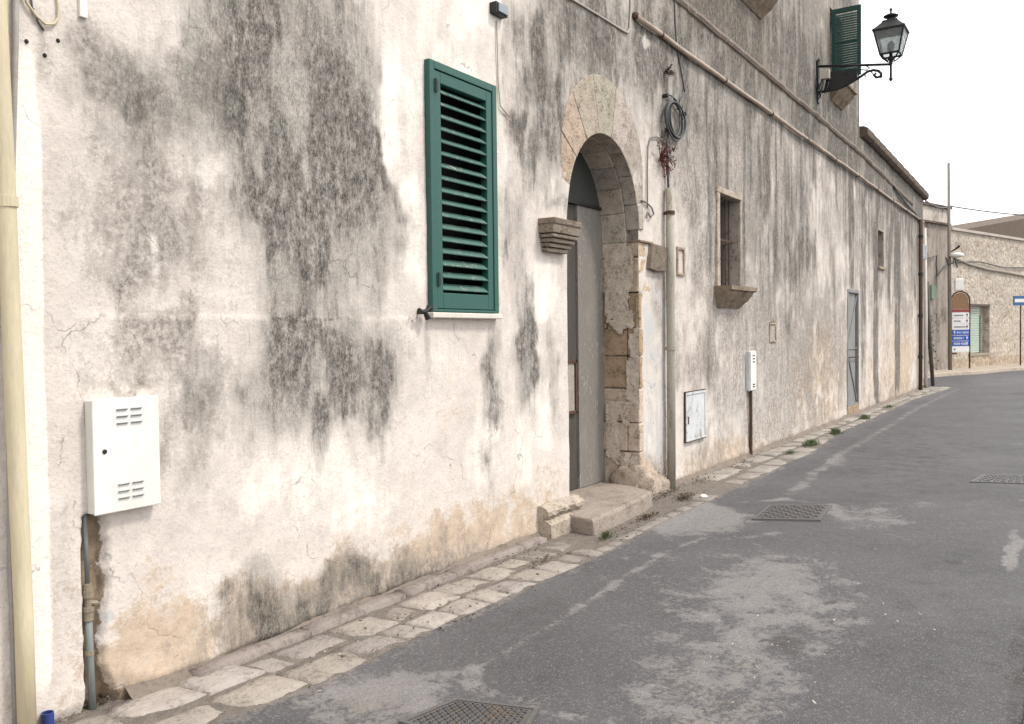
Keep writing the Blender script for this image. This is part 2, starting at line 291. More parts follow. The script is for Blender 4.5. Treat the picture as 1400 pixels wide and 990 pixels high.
# ------------------------------------------------------------------ stain painting on the long facade
SA = []   # (channel, s0, s1, z0, z1, value, power)
def blob(ch, x0, y0, x1, y1, v, pw=2.):
    xm, ym = (x0+x1)/2, (y0+y1)/2
    s0 = W(x0, ym)[0]; s1 = W(x1, ym)[0]; z1 = W(xm, y0)[1]; z0 = W(xm, y1)[1]; SA.append((ch, s0, s1, z0, z1, v, pw))
D, T, WH, TP, RB, BL = range(6)
for b in [
 # dark growth
 (D, 205, -90, 565, 300, .64, 3), (D, 310, 100, 552, 448, .66, 3), (D, 325, 415, 552, 640, .60, 3), (D, 70, 0, 290, 260, .42), (D, 90, 240, 330, 440, .26), (D, 670, -60, 890, 330, .52, 3), (D, 690, 60, 775, 300, .5), (D, 210, 440, 350, 700, .34), (D, 850, -40, 1180, 130, .5, 3), (D, 930, 110, 1110, 420, .30), (D, 260, 770, 600, 880, .46), (T, 240, 740, 720, 890, .5), (T, 580, 640, 790, 770, .4), (TP, 930, 330, 1160, 640, .34), (BL, 930, 440, 1090, 620, .4), (TP, 880, 300, 930, 660, .3), (D, 1000, 300, 1150, 560, .16), (D, 640, 380, 770, 640, .28), (D, 890, 40, 960, 230, .45), (D, 225, -60, 470, 120, .74), (D, 330, -40, 520, 60, .45), (D, 320, 60, 535, 440, .60), (D, 400, 130, 540, 350, .62), (D, 470, 120, 540, 260, .4), (D, 240, 70, 330, 150, .5),
 (D, 505, 280, 535, 435, .6), (D, 345, 200, 420, 420, .45), (D, 330, 428, 548, 600, .60), (D, 345, 440, 450, 610, .42), (D, 425, 540, 450, 680, .5, 4), (D, 350, 560, 378, 690, .34), (D, 505, 560, 528, 660, .40),
 (D, 450, 430, 545, 540, .42), (D, 245, 480, 300, 690, .30), (D, 95, 60, 260, 200, .30), (D, 60, 20, 130, 60, .2), (D, 150, 90, 230, 250, .25),
 (D, 230, 800, 520, 885, .50), (D, 270, 775, 460, 830, .42), (D, 500, 750, 690, 830, .34), (D, 320, 820, 420, 900, .4),
 (D, 690, 40, 800, 240, .5), (D, 720, 130, 790, 230, .34), (D, 770, -20, 900, 110, .62), (D, 840, 20, 930, 200, .55), (D, 735, 280, 800, 305, .62), (D, 640, 0, 760, 60, .38),
 (D, 656, 430, 690, 660, .72), (D, 700, 370, 738, 600, .78), (D, 746, 420, 766, 630, .62), (D, 675, 230, 725, 410, .62), (D, 576, 436, 592, 530, .62), (D, 740, 370, 760, 440, .5), (D, 690, 740, 760, 800, .2),
 (D, 660, 640, 690, 720, .2), (D, 870, 20, 960, 120, .6), (D, 860, 120, 900, 180, .3), (D, 915, -30, 1040, 90, .5), (D, 1000, 60, 1170, 190, .42), (D, 1110, 130, 1270, 290, .62), (D, 960, -20, 1180, 100, .34),
 (D, 1030, 130, 1060, 330, .38), (D, 1075, 180, 1110, 420, .36), (D, 1062, 330, 1085, 470, .38), (D, 960, 440, 985, 560, .36), (D, 995, 420, 1015, 490, .34), (D, 880, 370, 905, 400, .2), (D, 890, 335, 912, 375, .5),
 (D, 1160, 230, 1168, 400, .7, 4), (D, 1176, 240, 1184, 560, .5, 4), (D, 1194, 255, 1201, 560, .8, 6), (D, 1223, 270, 1231, 545, .85, 6), (D, 1207, 270, 1222, 430, .35), (D, 1245, 290, 1263, 420, .4), (D, 1180, 220, 1262, 330, .35),
 (D, 940, 130, 1000, 250, .3), (D, 1125, 230, 1140, 420, .3), (D, 1090, 210, 1100, 330, .35), (D, 1145, 150, 1180, 215, .45), (D, 1240, 480, 1262, 535, .2),
 # warm tan stains
 (T, 145, 760, 290, 945, .74), (T, 250, 770, 520, 890, .45), (T, 100, 690, 270, 800, .26), (T, 560, 660, 670, 800, .50), (T, 660, 620, 780, 740, .34), (T, 590, 440, 660, 660, .26), (T, 340, 820, 440, 880, .3),
 (T, 930, 590, 1045, 670, .5), (T, 1070, 420, 1160, 590, .68), (T, 1110, 480, 1160, 560, .4), (T, 930, 340, 990, 500, .36), (T, 1165, 430, 1262, 560, .62), (T, 1205, 330, 1262, 540, .45), (T, 920, -30, 1060, 90, .4), (T, 760, 130, 800, 260, .3), (T, 1030, 500, 1070, 600, .2),
 (T, 960, 200, 1010, 260, .3), (T, 60, 480, 130, 900, .3), (T, 480, 640, 600, 780, .2),
 # whitewash and pale places
 (WH, 14, 66, 62, 1000, 1.1, 8), (WH, -60, -40, 70, 1000, .35, 6), (WH, 505, -80, 585, 330, .92), (WH, 565, -60, 690, 108, .95, 4), (WH, 540, 260, 600, 420, .55), (WH, 60, -30, 112, 75, .55), (WH, 735, 225, 835, 300, .6), (WH, 715, 330, 778, 440, .75), (WH, 677, 120, 700, 400, .6),
 (WH, 185, 300, 225, 430, .72), (WH, 245, 190, 335, 310, .6), (WH, 290, 330, 345, 400, .3), (WH, 560, 430, 660, 570, .42), (WH, 1105, 215, 1160, 440, .68), (WH, 1020, 540, 1085, 625, .55), (WH, 940, 430, 1010, 590, .5), (WH, 600, 530, 775, 680, .62),
 (WH, 380, 610, 560, 770, .66), (WH, 280, 600, 420, 720, .5), (WH, 130, 600, 230, 740, .25), (WH, 250, 640, 560, 760, .35), (WH, 690, 600, 775, 690, .3), (WH, 300, 425, 345, 620, .34), (WH, 370, 815, 415, 860, .5), (WH, 150, 700, 220, 800, .3), (WH, 700, 420, 778, 560, .5),
 (WH, 120, 380, 230, 432, .25), (WH, 790, 20, 860, 60, .2), (WH, 873, 40, 893, 70, .9), (WH, 1168, 200, 1180, 420, .4), (WH, 460, -60, 510, 60, .35),
 # brown grey dust
 (TP, 60, 20, 340, 200, .62), (TP, 60, 180, 330, 430, .42), (TP, 60, 430, 330, 540, .46), (TP, 120, 430, 280, 470, .3), (TP, 200, 470, 345, 660, .46), (TP, 100, 520, 220, 548, .6), (TP, 680, -20, 870, 330, .56), (TP, 870, 60, 1100, 330, .42), (TP, 900, -20, 1180, 200, .52), (TP, 60, 560, 130, 900, .3),
 (TP, 1165, 200, 1262, 420, .38), (TP, 480, 100, 575, 430, .34), (TP, 230, 760, 700, 900, .36), (TP, 930, 300, 1100, 480, .26), (TP, 500, 420, 590, 600, .2), (TP, 880, 620, 920, 670, .4),
 # bluish limewash
 (BL, 878, 385, 915, 650, .62, 5), (BL, 935, 520, 1075, 620, .3), (BL, 585, 435, 660, 500, .4), (BL, 1080, 240, 1160, 500, .22), (BL, 420, 500, 545, 600, .2)]:
    blob(*b)
GR = dict(s0=W(117, 820)[0], s1=W(141, 820)[0])
def stains(S, Z):
    w1 = (fbm(S*3, Z*3, 4, 5)-.5)*.34+(fbm(S*14, Z*2.5, 3, 25)-.5)*.16; w2 = (fbm(S*3+40, Z*2, 4, 9)-.5)*.42
    sm = sst(8, 20, S)
    Sw = S+w1*(1+sm); Zw = Z+w2; ch = [np.zeros_like(S) for _ in range(6)]
    for (c, s0, s1, z0, z1, v, pw) in SA:
        k = min(1., (s1-s0)/.35) if pw < 4 else .04; Sx = S+(Sw-S)*k
        a = (Sx-(s0+s1)/2)/((s1-s0)/2); b = (Zw-(z0+z1)/2)/((z1-z0)/2)
        d = (np.abs(a)**pw+np.abs(b)**pw)**(1/pw)
        q = v*(1-sst(.35 if pw < 3 else (.55 if pw < 4 else .8), 1.4 if pw < 3 else (1.25 if pw < 4 else 1.1), d))
        ch[c] = np.maximum(ch[c], q)+np.minimum(ch[c], q)*.35
    st = fbm(S*9, Z*.8, 4, 31); big = fbm(S*.8, Z*.8, 4, 77)
    mv = fbm(S*7, Z*1.4, 4, 91); mi = fbm(S*2.4, Z*2.4, 5, 92); mh = fbm(S*12, Z*9, 3, 93)
    mm = sst(.3, .7, .5*mv+.5*mi); m2 = sst(.32, .68, fbm(S*8, Z*2.6, 5, 96)); m3 = sst(.3, .7, fbm(S*1.1, Z*1.1, 4, 97))
    # vertical run-off below the cornice line and along the farther facade
    ch[D] += sst(8.3, 9.5, S)*np.clip(st-.42, 0, 1)*1.5*(.35+.65*sst(.6, 3.5, Z))
    ch[D] = np.where(Z > 4.6, ch[D]*.8, ch[D])+(sst(4.3, 4.8, Z)*.45+sst(4.2, 4.58, Z)*(1-sst(4.58, 4.75, Z))*.2)*sst(.3, .68, fbm(S*5, Z*.9, 4, 131))*(.5+.8*m3); ch[WH] += sst(4.7, 5.3, Z)*.5*sst(.5, .75, fbm(S*6, Z*.9, 4, 141)); ch[T] += sst(4.4, 4.8, Z)*.5*sst(.3, .6, fbm(S*1.1, Z*.6, 3, 99)); ch[TP] += sst(4.4, 4.8, Z)*.3
    ch[D] *= 1-.6*sst(.5, .75, ch[WH])
    raw = ch[D]*(.85+.4*mm+.22*m3)+.10*m3*(S < 4.3)*(Z > 1.1); ch[D] *= .35+.85*mm+.45*m2; ch[TP] = ch[TP]*(.3+.9*sst(.3, .7, mi)+.5*m2)+(mh-.5)*.3*(ch[TP] > .1)
    ch[TP] += .16*m3+.12*m2; ch[WH] = ch[WH]*np.where(S < 1.99, 1.5, .45+.7*sst(.3, .7, fbm(S*3, Z*2.2, 4, 94))+.35*m2); ch[T] *= .5+fbm(S*2.6, Z*1.8, 4, 95)
    damp = 1-sst(.05, .42+big*.3, Z)
    ch[T] += damp*.32+.10*(big > .5); ch[D] += damp*.24*sst(.35, .7, fbm(S*2, Z*2, 3, 61)); ch[TP] += damp*.2+.10
    ch[WH] *= 1-.7*(1-sst(.15, .55, Z))*(S > 2); ch[WH] *= 1-.45*sst(8, 9.5, S); ch[TP] += .34*sst(7.9, 9.5, S)*(.5+mi)*(.55+.45*sst(.6, 2.2, Z)); ch[D] += .26*sst(7.9, 9.5, S)*sst(.35, .7, fbm(S*7, Z*.6, 4, 151))*(.35+.65*sst(.5, 3, Z))
    # groove chiselled for the gas pipe
    e0 = GR['s0']+(fbm(S*0+3, Z*6, 3, 3)-.5)*.035; e1 = GR['s1']+(fbm(S*0+8, Z*5, 4, 13)-.5)*.075+.05*(1-sst(.0, .2, Z))
    g = sst(-.012, .012, S-e0)*(1-sst(-.012, .012, S-e1))*(Z < .865)
    e2 = (1-sst(.0, .045+.05*fbm(S*5, Z*0, 4, 21)+.09*np.exp(-((S-2.25)/.12)**2), Z))*(S > 1.9)     # missing plaster at the foot of the wall
    # broken plaster right of the doorway
    zc = .15+.45*fbm(S*6, Z*3, 4, 44); ee = (S > 7.78)*(1-sst(-.02, .03, Z-zc+(S-7.8)*.45))
    lf = (S > 7.78)*(1-sst(-.01, .02, S-(7.82+.07*fbm(S*0+2, Z*4, 4, 66))))*(Z < 2.0)
    rub = np.maximum.reduce([g, e2*.9, ee*.75*(S < 8.9), lf])
    chip = np.exp(-(((S-2.235-(GR['s0']-GR['s0']))/.03)**2+((Z-.40)/.045)**2)*1.)*(S > 2.2)
    raw = np.maximum(raw, ch[D]*.8)+.30*sst(4.3, 4.9, Z)*(.5+m3)+.24*sst(7.9, 9.5, S)*(.4+mm)*(.5+.5*sst(.5, 2.5, Z)); raw *= 1-.7*sst(.5, .9, ch[WH])*(S < 8); raw *= (S > 1.99)
    ch[RB] = rub; ch[D] = ch[D]*(1-.7*g); ch[WH] *= 1-g
    ch[BL] = np.maximum(ch[BL], sst(.55, .75, chip+.35*(fbm(S*25, Z*25, 3, 5)-.5)))
    # horizontal render joint with a pale lip
    zl = 1.715+(fbm(S*2, S*0, 4, 88)-.5)*.03; on = sst(2.1, 2.3, S)*(1-sst(4.25, 4.45, S))
    lip = np.exp(-((Z-zl-.012)/.012)**2)*on; crk = np.exp(-((Z-zl+.006)/.007)**2)*on
    ch[WH] = np.clip(ch[WH], 0, 1.2)+lip*.35*sst(3.0, 3.5, S); ch[D] += crk*.35
    disp = (fbm(S*1.3, Z*1.3, 3, 2)-.5)*-.03+(fbm(S*7, Z*7, 3, 4)-.5)*-.006+(fbm(S*30, Z*30, 2, 6)-.5)*-.002
    disp = disp+g*.06+e2*.02+ee*.018+lf*.03+on*(1-sst(zl-.008, zl+.004, Z))*-.006
    disp -= .02*np.exp(-((Z)/.12)**2)*(S > 2.3)*(1-e2)
    vis = sst(-.5, .5, S)
    A = np.stack([np.clip(ch[D], 0, 1.1), np.clip(ch[T], 0, 1), np.clip(ch[WH], 0, 1.8), np.clip(raw, 0, 1.1)], 1)
    B = np.stack([np.clip(ch[TP], 0, 1), np.clip(ch[RB], 0, 1.3), np.clip(ch[BL], 0, 1), np.ones_like(S)], 1)
    return A, B, disp*vis
AC, AW, SPR = 7.09, .712, 2.50     # arch centre, half width, springing height
def arch_z(s): 
    q = np.clip(1-((s-AC)/(AW))**2, 0, 1); return SPR+.885*np.sqrt(q)**.92
def wall_sheet(name, s0, s1, ztop, holes, parent):
    br = sorted({s0, s1, *[h[0] for h in holes if s0 <= h[0] <= s1], *[h[1] for h in holes if s0 <= h[1] <= s1]})
    V = []; Fc = []; off = 0
    def cols(a, b):
        r = [a]
        while r[-1] < b:
            x = r[-1]; dz = 1.9+.84*max(x, 0); r.append(x+(.35 if x < 1.2 else max(.0125, .0036*dz)))
        n = max(len(r)-1, 2); r = np.array(r); return a+(r-a)*(b-a)/(r[-1]-a)
    def rows(z0, z1, sm):
        st = max(.014, .0034*(1.9+.84*max(sm, 0))); r = [z0]
        while r[-1] < z1: z = r[-1]; r.append(z+(st if z < 3.3+.35*max(sm, 0) else .3))
        r = np.array(r); return (r-z0)/(r[-1]-z0)
    for a, b in zip(br[:-1], br[1:]):
        cuts = sorted([h for h in holes if h[0] <= a+1e-6 and h[1] >= b-1e-6], key=lambda h: h[2])
        lo = lambda s: s*0; segs = []
        for h in cuts:
            if not (callable(h[3])) and h[2] <= 0: lo = (lambda s, v=h[3]: s*0+v); continue
            if h[2] > 0: segs.append((lo, (lambda s, v=h[2]: s*0+v)))
            lo = h[3] if callable(h[3]) else (lambda s, v=h[3]: s*0+v)
        segs.append((lo, lambda s: s*0+ztop))
        c = cols(a, b)
        if any(callable(h[3]) for h in cuts):
            u = np.linspace(0, math.pi, 90); c = (a+b)/2-(b-a)/2*np.cos(u)
        for (l, h) in segs:
            t = rows(float(l(np.array([(a+b)/2]))[0]), float(h(np.array([(a+b)/2]))[0]), (a+b)/2)
            S, TT = np.meshgrid(c, t, indexing='ij'); L = l(S); H = h(S); Z = L+TT*(H-L)
            nr = len(t); nc = len(c); idx = np.arange(nc*nr).reshape(nc, nr)+off
            Fc.append(np.stack([idx[:-1, :-1], idx[1:, :-1], idx[1:, 1:], idx[:-1, 1:]], -1).reshape(-1, 4))
            V.append(np.stack([S.ravel(), Z.ravel()], 1)); off += nc*nr
    V = np.concatenate(V); Fc = np.concatenate(Fc); A, B, dsp = stains(V[:, 0], V[:, 1])
    base = wloc(parent)
    co = np.stack([V[:, 0]-base.x, dsp-base.y, V[:, 1]-base.z], 1).astype(np.float32)
    me = bpy.data.meshes.new(name); me.vertices.add(len(co)); me.vertices.foreach_set("co", co.ravel())
    me.loops.add(Fc.size); me.loops.foreach_set("vertex_index", Fc.ravel().astype(np.int32))
    me.polygons.add(len(Fc)); me.polygons.foreach_set("loop_start", np.arange(0, Fc.size, 4, dtype=np.int32))
    me.polygons.foreach_set("use_smooth", np.ones(len(Fc), bool)); me.update()
    for n_, a_ in (("StainA", A), ("StainB", B)):
        at = me.color_attributes.new(n_, 'FLOAT_COLOR', 'POINT'); at.data.foreach_set("color", a_.astype(np.float32).ravel())
    me.materials.append(PL); o = bpy.data.objects.new(name, me); COL.objects.link(o); o.parent = parent; return o

# ------------------------------------------------------------------ the two joined houses on the left
CS = 18.07; LS = 26.6
palazzo = empty("old_house", (9, 2, 0), "tall mould-stained plastered house with green shutter and stone arched doorway", "house")
wing = empty("low_house", (22, 2, 0), "low flat-roofed house with streaked wall and lichened coping beyond the tall house", "house")
H_SH = (4.60, 5.23, 1.80, 3.33); H_AR = (AC-AW, AC+AW, 0., arch_z); H_W2 = (10.04, 10.80, 2.16, 3.24); H_GT = (17.02, 17.96, .0, 2.35)
H_U2 = (15.64, 16.56, 5.88, 7.12); H_U1 = (10.86, 11.76, 6.08, 7.4); H_W3 = (19.97, 20.62, 2.99, 3.76)
wall_sheet("wall", -7, CS, 10.6, [H_SH, H_AR, H_W2, H_GT, H_U2, H_U1], palazzo)
wall_sheet("wall", CS, LS, 5.36, [H_W3], wing)
b = MB(); b.box(CS-.25, CS-.002, .03, 8, .0, 10.6); b.build("side_wall", FARP, palazzo)
b = MB(); b.box(-7, CS-.26, .4, 8, 10.3, 10.58); b.build("roof", COPE, palazzo)
b = MB(); b.prism([(.01, 10.6), (-.12, 10.7), (-.2, 10.85), (-.22, 10.95), (.5, 10.95), (.5, 10.6)], 'x', -7, CS+.2); b.build("cornice", STONE, palazzo, .01)
b = MB(); b.box(LS-.25, LS-.002, .03, 6, 0, 5.3); b.build("side_wall", FARP, wing)
b = MB(); b.box(CS+.01, LS-.26, .4, 6, 5.1, 5.25); b.build("roof", COPE, wing)
# coping of the low house: uneven mouldy stones
b = MB(); x = CS+.12
while x < LS+.02:
    l = random.uniform(.55, 1.0); e = min(x+l, LS+.06); k = (x-CS)/(LS-CS); zt = 5.585-.20*k
    c = random.uniform(.75, 1.25); b.prism([(-.07+random.uniform(-.01, .01), zt-.20), (-.13, zt-.16), (-.14, zt-.03), (-.06, zt+.015), (.35, zt+.03), (.35, zt-.2)], 'x', x, e-.012, (c, c, c)); x = e
b.build("coping", COPE, wing, .015)
# string courses
def course(p, s0, s1, z0, z1):
    n = int((s1-s0)/.25); b = MB(); prof = [(.02, -.05), (-.022, -.045), (-.042, -.015), (-.044, .015), (-.02, .035), (.02, .055)]; vs = []; fs = []
    for i in range(n+1):
        t = i/n; s = s0+(s1-s0)*t; z = z0+(z1-z0)*t+random.uniform(-.006, .006); k = 1+random.uniform(-.18, .18)
        vs += [(s, y*k if y < 0 else y, z+q) for y, q in prof]
    m_ = len(prof)
    for i in range(n):
        for j in range(m_-1): fs.append((i*m_+j, (i+1)*m_+j, (i+1)*m_+j+1, i*m_+j+1))
    b.add(vs, fs); return b.build("string_course", COURSE, p, smooth=False)
COURSE = simple("stained_moulding", (.32, .26, .21), (.13, .11, .095), 7, .95, bump=.012, stretch=(.5, 1, 1), spots=(.42, .36, .3))
course(palazzo, -7, CS, 5.18, 5.08); course(wing, CS, 24.6, 5.08, 4.86)

# reveals / niches
def niche(h, depth, parent, mat=None, back=DARKV, name="recess"):
    s0, s1, z0, z1 = h; mat = mat or REV; e = .015; b = MB()
    b.box(s0-.05, s0-.001, .0, depth, z0-.05, z1+.05); b.box(s1+.001, s1+.05, .0, depth, z0-.05, z1+.05)
    b.box(s0-.001, s1+.001, .0, depth, z1+.001, z1+.05); b.box(s0-.001, s1+.001, .0, depth, z0-.05, z0-.001)
    o = b.build("reveal", mat, parent); c = MB(); c.box(s0-.05, s1+.05, depth+.001, depth+.03, z0-.05, z1+.05); c.build(name, back, parent); return o
REV = simple("grey_reveal_plaster", (.40, .355, .31), (.24, .205, .175), 5, .95, bump=.008, spots=(.15, .13, .115), spec=.1)

# --- green louvred shutter
def shutter(h, parent, nsl, green, y0=-.035, holes=True):
    s0, s1, z0, z1 = h; fr = empty("shutter", (s0, y0, z0), parent=None); fr.parent = parent; fr.location = Vector((s0, y0, z0))-wloc(parent)
    fw = .052; b = MB()
    b.box(s0, s0+fw, y0-.005, .03, z0, z1); b.box(s1-fw, s1, y0-.005, .03, z0, z1); b.box(s0+fw, s1-fw, y0-.005, .03, z1-fw, z1); b.box(s0+fw, s1-fw, y0-.005, .03, z0, z0+.018)
    b.build("frame", green, fr, .004)
    a0, a1, c0, c1 = s0+fw+.005, s1-fw-.005, z0+.022, z1-fw-.005; sw = .066
    b = MB(); b.box(a0, a0+sw, y0+.002, .025, c0, c1); b.box(a1-sw, a1, y0+.002, .025, c0, c1); b.box(a0+sw, a1-sw, y0+.002, .025, c1-.075, c1); b.box(a0+sw, a1-sw, y0+.002, .025, c0, c0+.105)
    lf = b.build("leaf_frame", green, fr, .004)
    L0, L1 = c0+.105, c1-.075; st = (L1-L0)/nsl
    for k in range(nsl):
        z = L0+st*(k+.5); m_ = MB(); q = math.radians(38+random.uniform(-2, 2)); ay = (0, math.cos(q), math.sin(q)); az = (0, -math.sin(q), math.cos(q))
        m_.obox(((a0+a1)/2, -.006, z), (1, 0, 0), ay, az, (a1-a0)/2-sw-.003, .034, .0045); m_.build("slat", SLATP, fr, .002)
    for z in (z1-.16, z0+.21):
        m_ = MB(); m_.tube([(a0+.004, y0-.010, z-.045), (a0+.004, y0-.010, z+.045)], .009, 8); m_.box(a0-.014, a0+.03, y0-.009, y0-.004, z-.035, z+.035); m_.build("hinge", IRONG, fr)
    return fr
SLATP = simple("dusty_green_slat", (.085, .165, .135), (.025, .09, .072), 9, .5, bump=.0008, spots=(.26, .28, .24), spec=.4, stretch=(1, 1, 1))
IRONG = simple("dark_green_iron", (.012, .035, .028), (.02, .03, .026), 20, .5, bump=.001)
shutter((4.515, 5.292, 1.762, 3.388), palazzo, 17, GREEN)
niche(H_SH, .22, palazzo, DARKV)  # reveal and back coloured near-black to imitate shade behind the slats
b = MB(); b.box(4.50, 5.315, -.055, .02, 1.722, 1.758); b.build("window_sill", simple("white_marble_sill", (.66, .62, .55), (.5, .46, .4), 8, .7), palazzo, .006)

# --- arched doorway: voussoirs, jamb blocks, door
def tintc(a, b_): 
    k = random.uniform(a, b_); return (k*random.uniform(.97, 1.04), k, k*random.uniform(.93, 1.03))
def hull(pf, pb, col, B): # front loop / back loop prism
    n = len(pf); B.add(pf+pb, [tuple(range(n)), tuple(range(2*n-1, n-1, -1))]+[(i, n+i, n+(i+1) % n, (i+1) % n) for i in range(n)], col)
def ell(a, rx, rz, pw=1.): return (AC+rx*math.cos(a), SPR+rz*math.sin(a))
b = MB(); NV = 9
for i in range(NV):
    a0 = math.pi*i/NV+.003; a1 = math.pi*(i+1)/NV-.003
    oz = 1.38+random.uniform(-.02, .02)
    P = []
    for k in range(4):
        a = a0+(a1-a0)*k/3; s_ = AC-(AW-.004)*math.cos(a); P.append((s_, float(arch_z(np.array([s_]))[0])-.004))
    O = []
    for k in range(4):
        a = a1-(a1-a0)*k/3; s_ = AC-(AW-.004)*math.cos(a); z_ = float(arch_z(np.array([s_]))[0]); nx_, nz_ = -math.cos(a)*.885, math.sin(a)*AW; l_ = math.hypot(nx_, nz_); nx_ /= l_; nz_ /= l_; t_ = 0
        while t_ < .6 and abs(s_+nx_*t_-AC) < .80 and (z_+nz_*t_ < 3.08 or math.hypot(s_+nx_*t_-AC, z_+nz_*t_-3.08) < .81): t_ += .004
        O.append((s_+nx_*max(t_, .02), z_+nz_*max(t_, .02)))
    c = tintc(.88, 1.04)
    if i in (1, 2): c = (c[0]*1.02, c[1]*.93, c[2]*.87)
    yf = -.010+random.uniform(-.004, .004)
    if i in (0,): yf = .004
    loop = P+O
    hull([(s, yf, z) for s, z in loop], [(s, .13, z) for s, z in loop], c, b)
b.build("arch_surround", STONE, palazzo, .006)
b = MB(); NI = 11; rx = AW-.012
for i in range(NI):
    a0 = math.pi*i/NI+.004; a1 = math.pi*(i+1)/NI-.004; P = []
    for k in range(4):
        a = a0+(a1-a0)*k/3; s_ = AC-rx*math.cos(a); P.append((s_, float(arch_z(np.array([AC+(s_-AC)*AW/rx]))[0])-.012))
    O = [(AC+(s_-AC)*1.4, z+.28) for s_, z in reversed(P)]
    c = tintc(.85, 1.2)
    hull([(s, .134, z) for s, z in P+O], [(s, .40, z) for s, z in P+O], c, b)
b.build("inner_arch", STONE, palazzo, .006)
# jambs
def jamb(side, base):
    b = MB(); z = base
    while z < SPR-.01:
        h = min(random.uniform(.24, .36), SPR-z)
        if SPR-(z+h) < .1: h = SPR-z
        for (ya, yb) in ((.004, .13), (.136, .40)):
            c = tintc(.7, 1.1); inset = random.uniform(-.004, .012)  # right jamb tints below are brightened to offset shade inside the reveal
            if side > 0 and .9 < z < 1.9: c = (.98, .82, .64); inset += .012     # bare honey-brown ashlar
            if side > 0 and z <= .9: c = (1.3, 1.2, 1.12)
            if side > 0 and z > 1.9: c = (1.4, 1.34, 1.3) if ya > .1 else (1.2, 1.05, .88)
            x0, x1 = (AC+AW-.006+inset, AC+AW+.35) if side > 0 else (AC-AW-.35, AC-AW+.006-inset)
            b.box(x0, x1, ya+(.0 if side > 0 else .03), yb, z+.004, z+h-.004, c, .003)
        z += h
    b.build("door_jamb", STONE, palazzo, .012)
jamb(1, .12); jamb(-1, .12)
# rough plaster coating remaining on the right reveal
def patch_sheet(name, mat, parent, f_, u0, u1, v0, v1, nu, nv, mask, tintf=None):
    vs = []; ids = {}; fs = []; B = MB()
    for i in range(nu+1):
        for j in range(nv+1):
            u = u0+(u1-u0)*i/nu; v = v0+(v1-v0)*j/nv; ids[i, j] = len(vs); vs.append(f_(u, v))
    for i in range(nu):
        for j in range(nv):
            u = u0+(u1-u0)*(i+.5)/nu; v = v0+(v1-v0)*(j+.5)/nv
            if mask(u, v): fs.append((ids[i, j], ids[i+1, j], ids[i+1, j+1], ids[i, j+1]))
    B.add(vs, fs); return B.build(name, mat, parent, smooth=True)
sc1 = lambda fn, u, v: float(fn(np.array([u]), np.array([v]))[0])
def mask1(y, z):
    n = sc1(lambda a, b_: fbm(a*7, b_*4, 4, 12), y, z)
    edge = .30-.10*math.sin((z-.9)*2.4)
    if z > 1.95: return n > .40 and y > .05
    if z > .95: return y < .02+.24*(n-.15)*(1+.8*(z-1.3)) if z < 1.6 else n*1.1 > .62-.25*abs(y-.1)
    return n > .38+(.0 if y > .1 else .05)
REVP = simple("reveal_limewash", (.60, .52, .43), (.42, .35, .285), 6, .95, bump=.012, spots=(.30, .24, .18), spec=.1)
patch_sheet("plaster_remnant", REVP, palazzo, lambda y, z: (AC+AW-.020+(sc1(lambda a, b_: fbm(a*9, b_*9, 3, 8), y, z)-.5)*.02-.03*max(0, .5-z), y+(sc1(lambda a, b_: vn(a*90, b_*90, 3), y, z)-.5)*.016*(.01 < y < .35), z+(sc1(lambda a, b_: vn(a*90, b_*90, 4), y, z)-.5)*.014), .0, .36, .16, 2.45, 44, 300, mask1)
# eroded lump at the foot of the right jamb
def lump(name, mat, parent, c, r, seed, at=None, n=(22, 14), tint=None):
    B = MB(); vs = []; fs = []
    for i in range(n[1]+1):
        ph = math.pi*i/n[1]
        for j in range(n[0]):
            a = 2*math.pi*j/n[0]; x, y, z = math.sin(ph)*math.cos(a), math.sin(ph)*math.sin(a), math.cos(ph)
            k = .7+.6*sc1(lambda p, q: fbm(p*2.2+seed, q*2.2, 4, seed), x+z*1.3, y+z*.7); vs.append((c[0]+x*r[0]*k, c[1]+y*r[1]*k, c[2]+z*r[2]*k))
    for i in range(n[1]):
        for j in range(n[0]): fs.append((i*n[0]+j, i*n[0]+(j+1) % n[0], (i+1)*n[0]+(j+1) % n[0], (i+1)*n[0]+j))
    B.add(vs, fs, tint); return B.build(name, mat, parent, at=at, smooth=True)
lump("eroded_jamb_foot", STONE, palazzo, (7.80, .10, .14), (.10, .22, .20), 5, tint=(.95, .88, .82))
lump("eroded_jamb_foot", STONE, palazzo, (7.98, .0, .06), (.28, .07, .20), 9, tint=(1., .95, .9))
lump("eroded_jamb_foot", STONE, palazzo, (8.32, .0, .03), (.25, .07, .13), 3, tint=(.9, .86, .82))
# impost mouldings
def impost(s0, s1, y0, y1, broken=False):
    b = MB(); T_ = (.60, .57, .53)
    z = 2.50
    if not broken:
        for (d, za, zb) in ((.0, 2.40, 2.50), (.012, 2.365, 2.395), (.034, 2.33, 2.36), (.056, 2.295, 2.325), (.075, 2.26, 2.29)):
            b.box(s0+d*.6, s1-d, -.135+d, y1, za, zb, T_, .004)
        b.box(s0-.01, s1+.012, -.15, y1, 2.47, 2.515, (.55, .5, .46), .005)
    else:
        b.prism([(8.05, 2.49), (8.50, 2.475), (8.47, 2.36), (8.38, 2.235), (8.14, 2.22), (7.97, 2.24), (8.0, 2.36)], 'y', -.05, .02, (.50, .465, .43))
        b.box(7.80, 8.12, -.018, .12, 2.485, 2.51, (.6, .5, .42), .003)
    b.build("impost", STONE, palazzo, .008)
impost(5.93, 6.365, 0, .36); impost(0, 0, 0, 0, True)
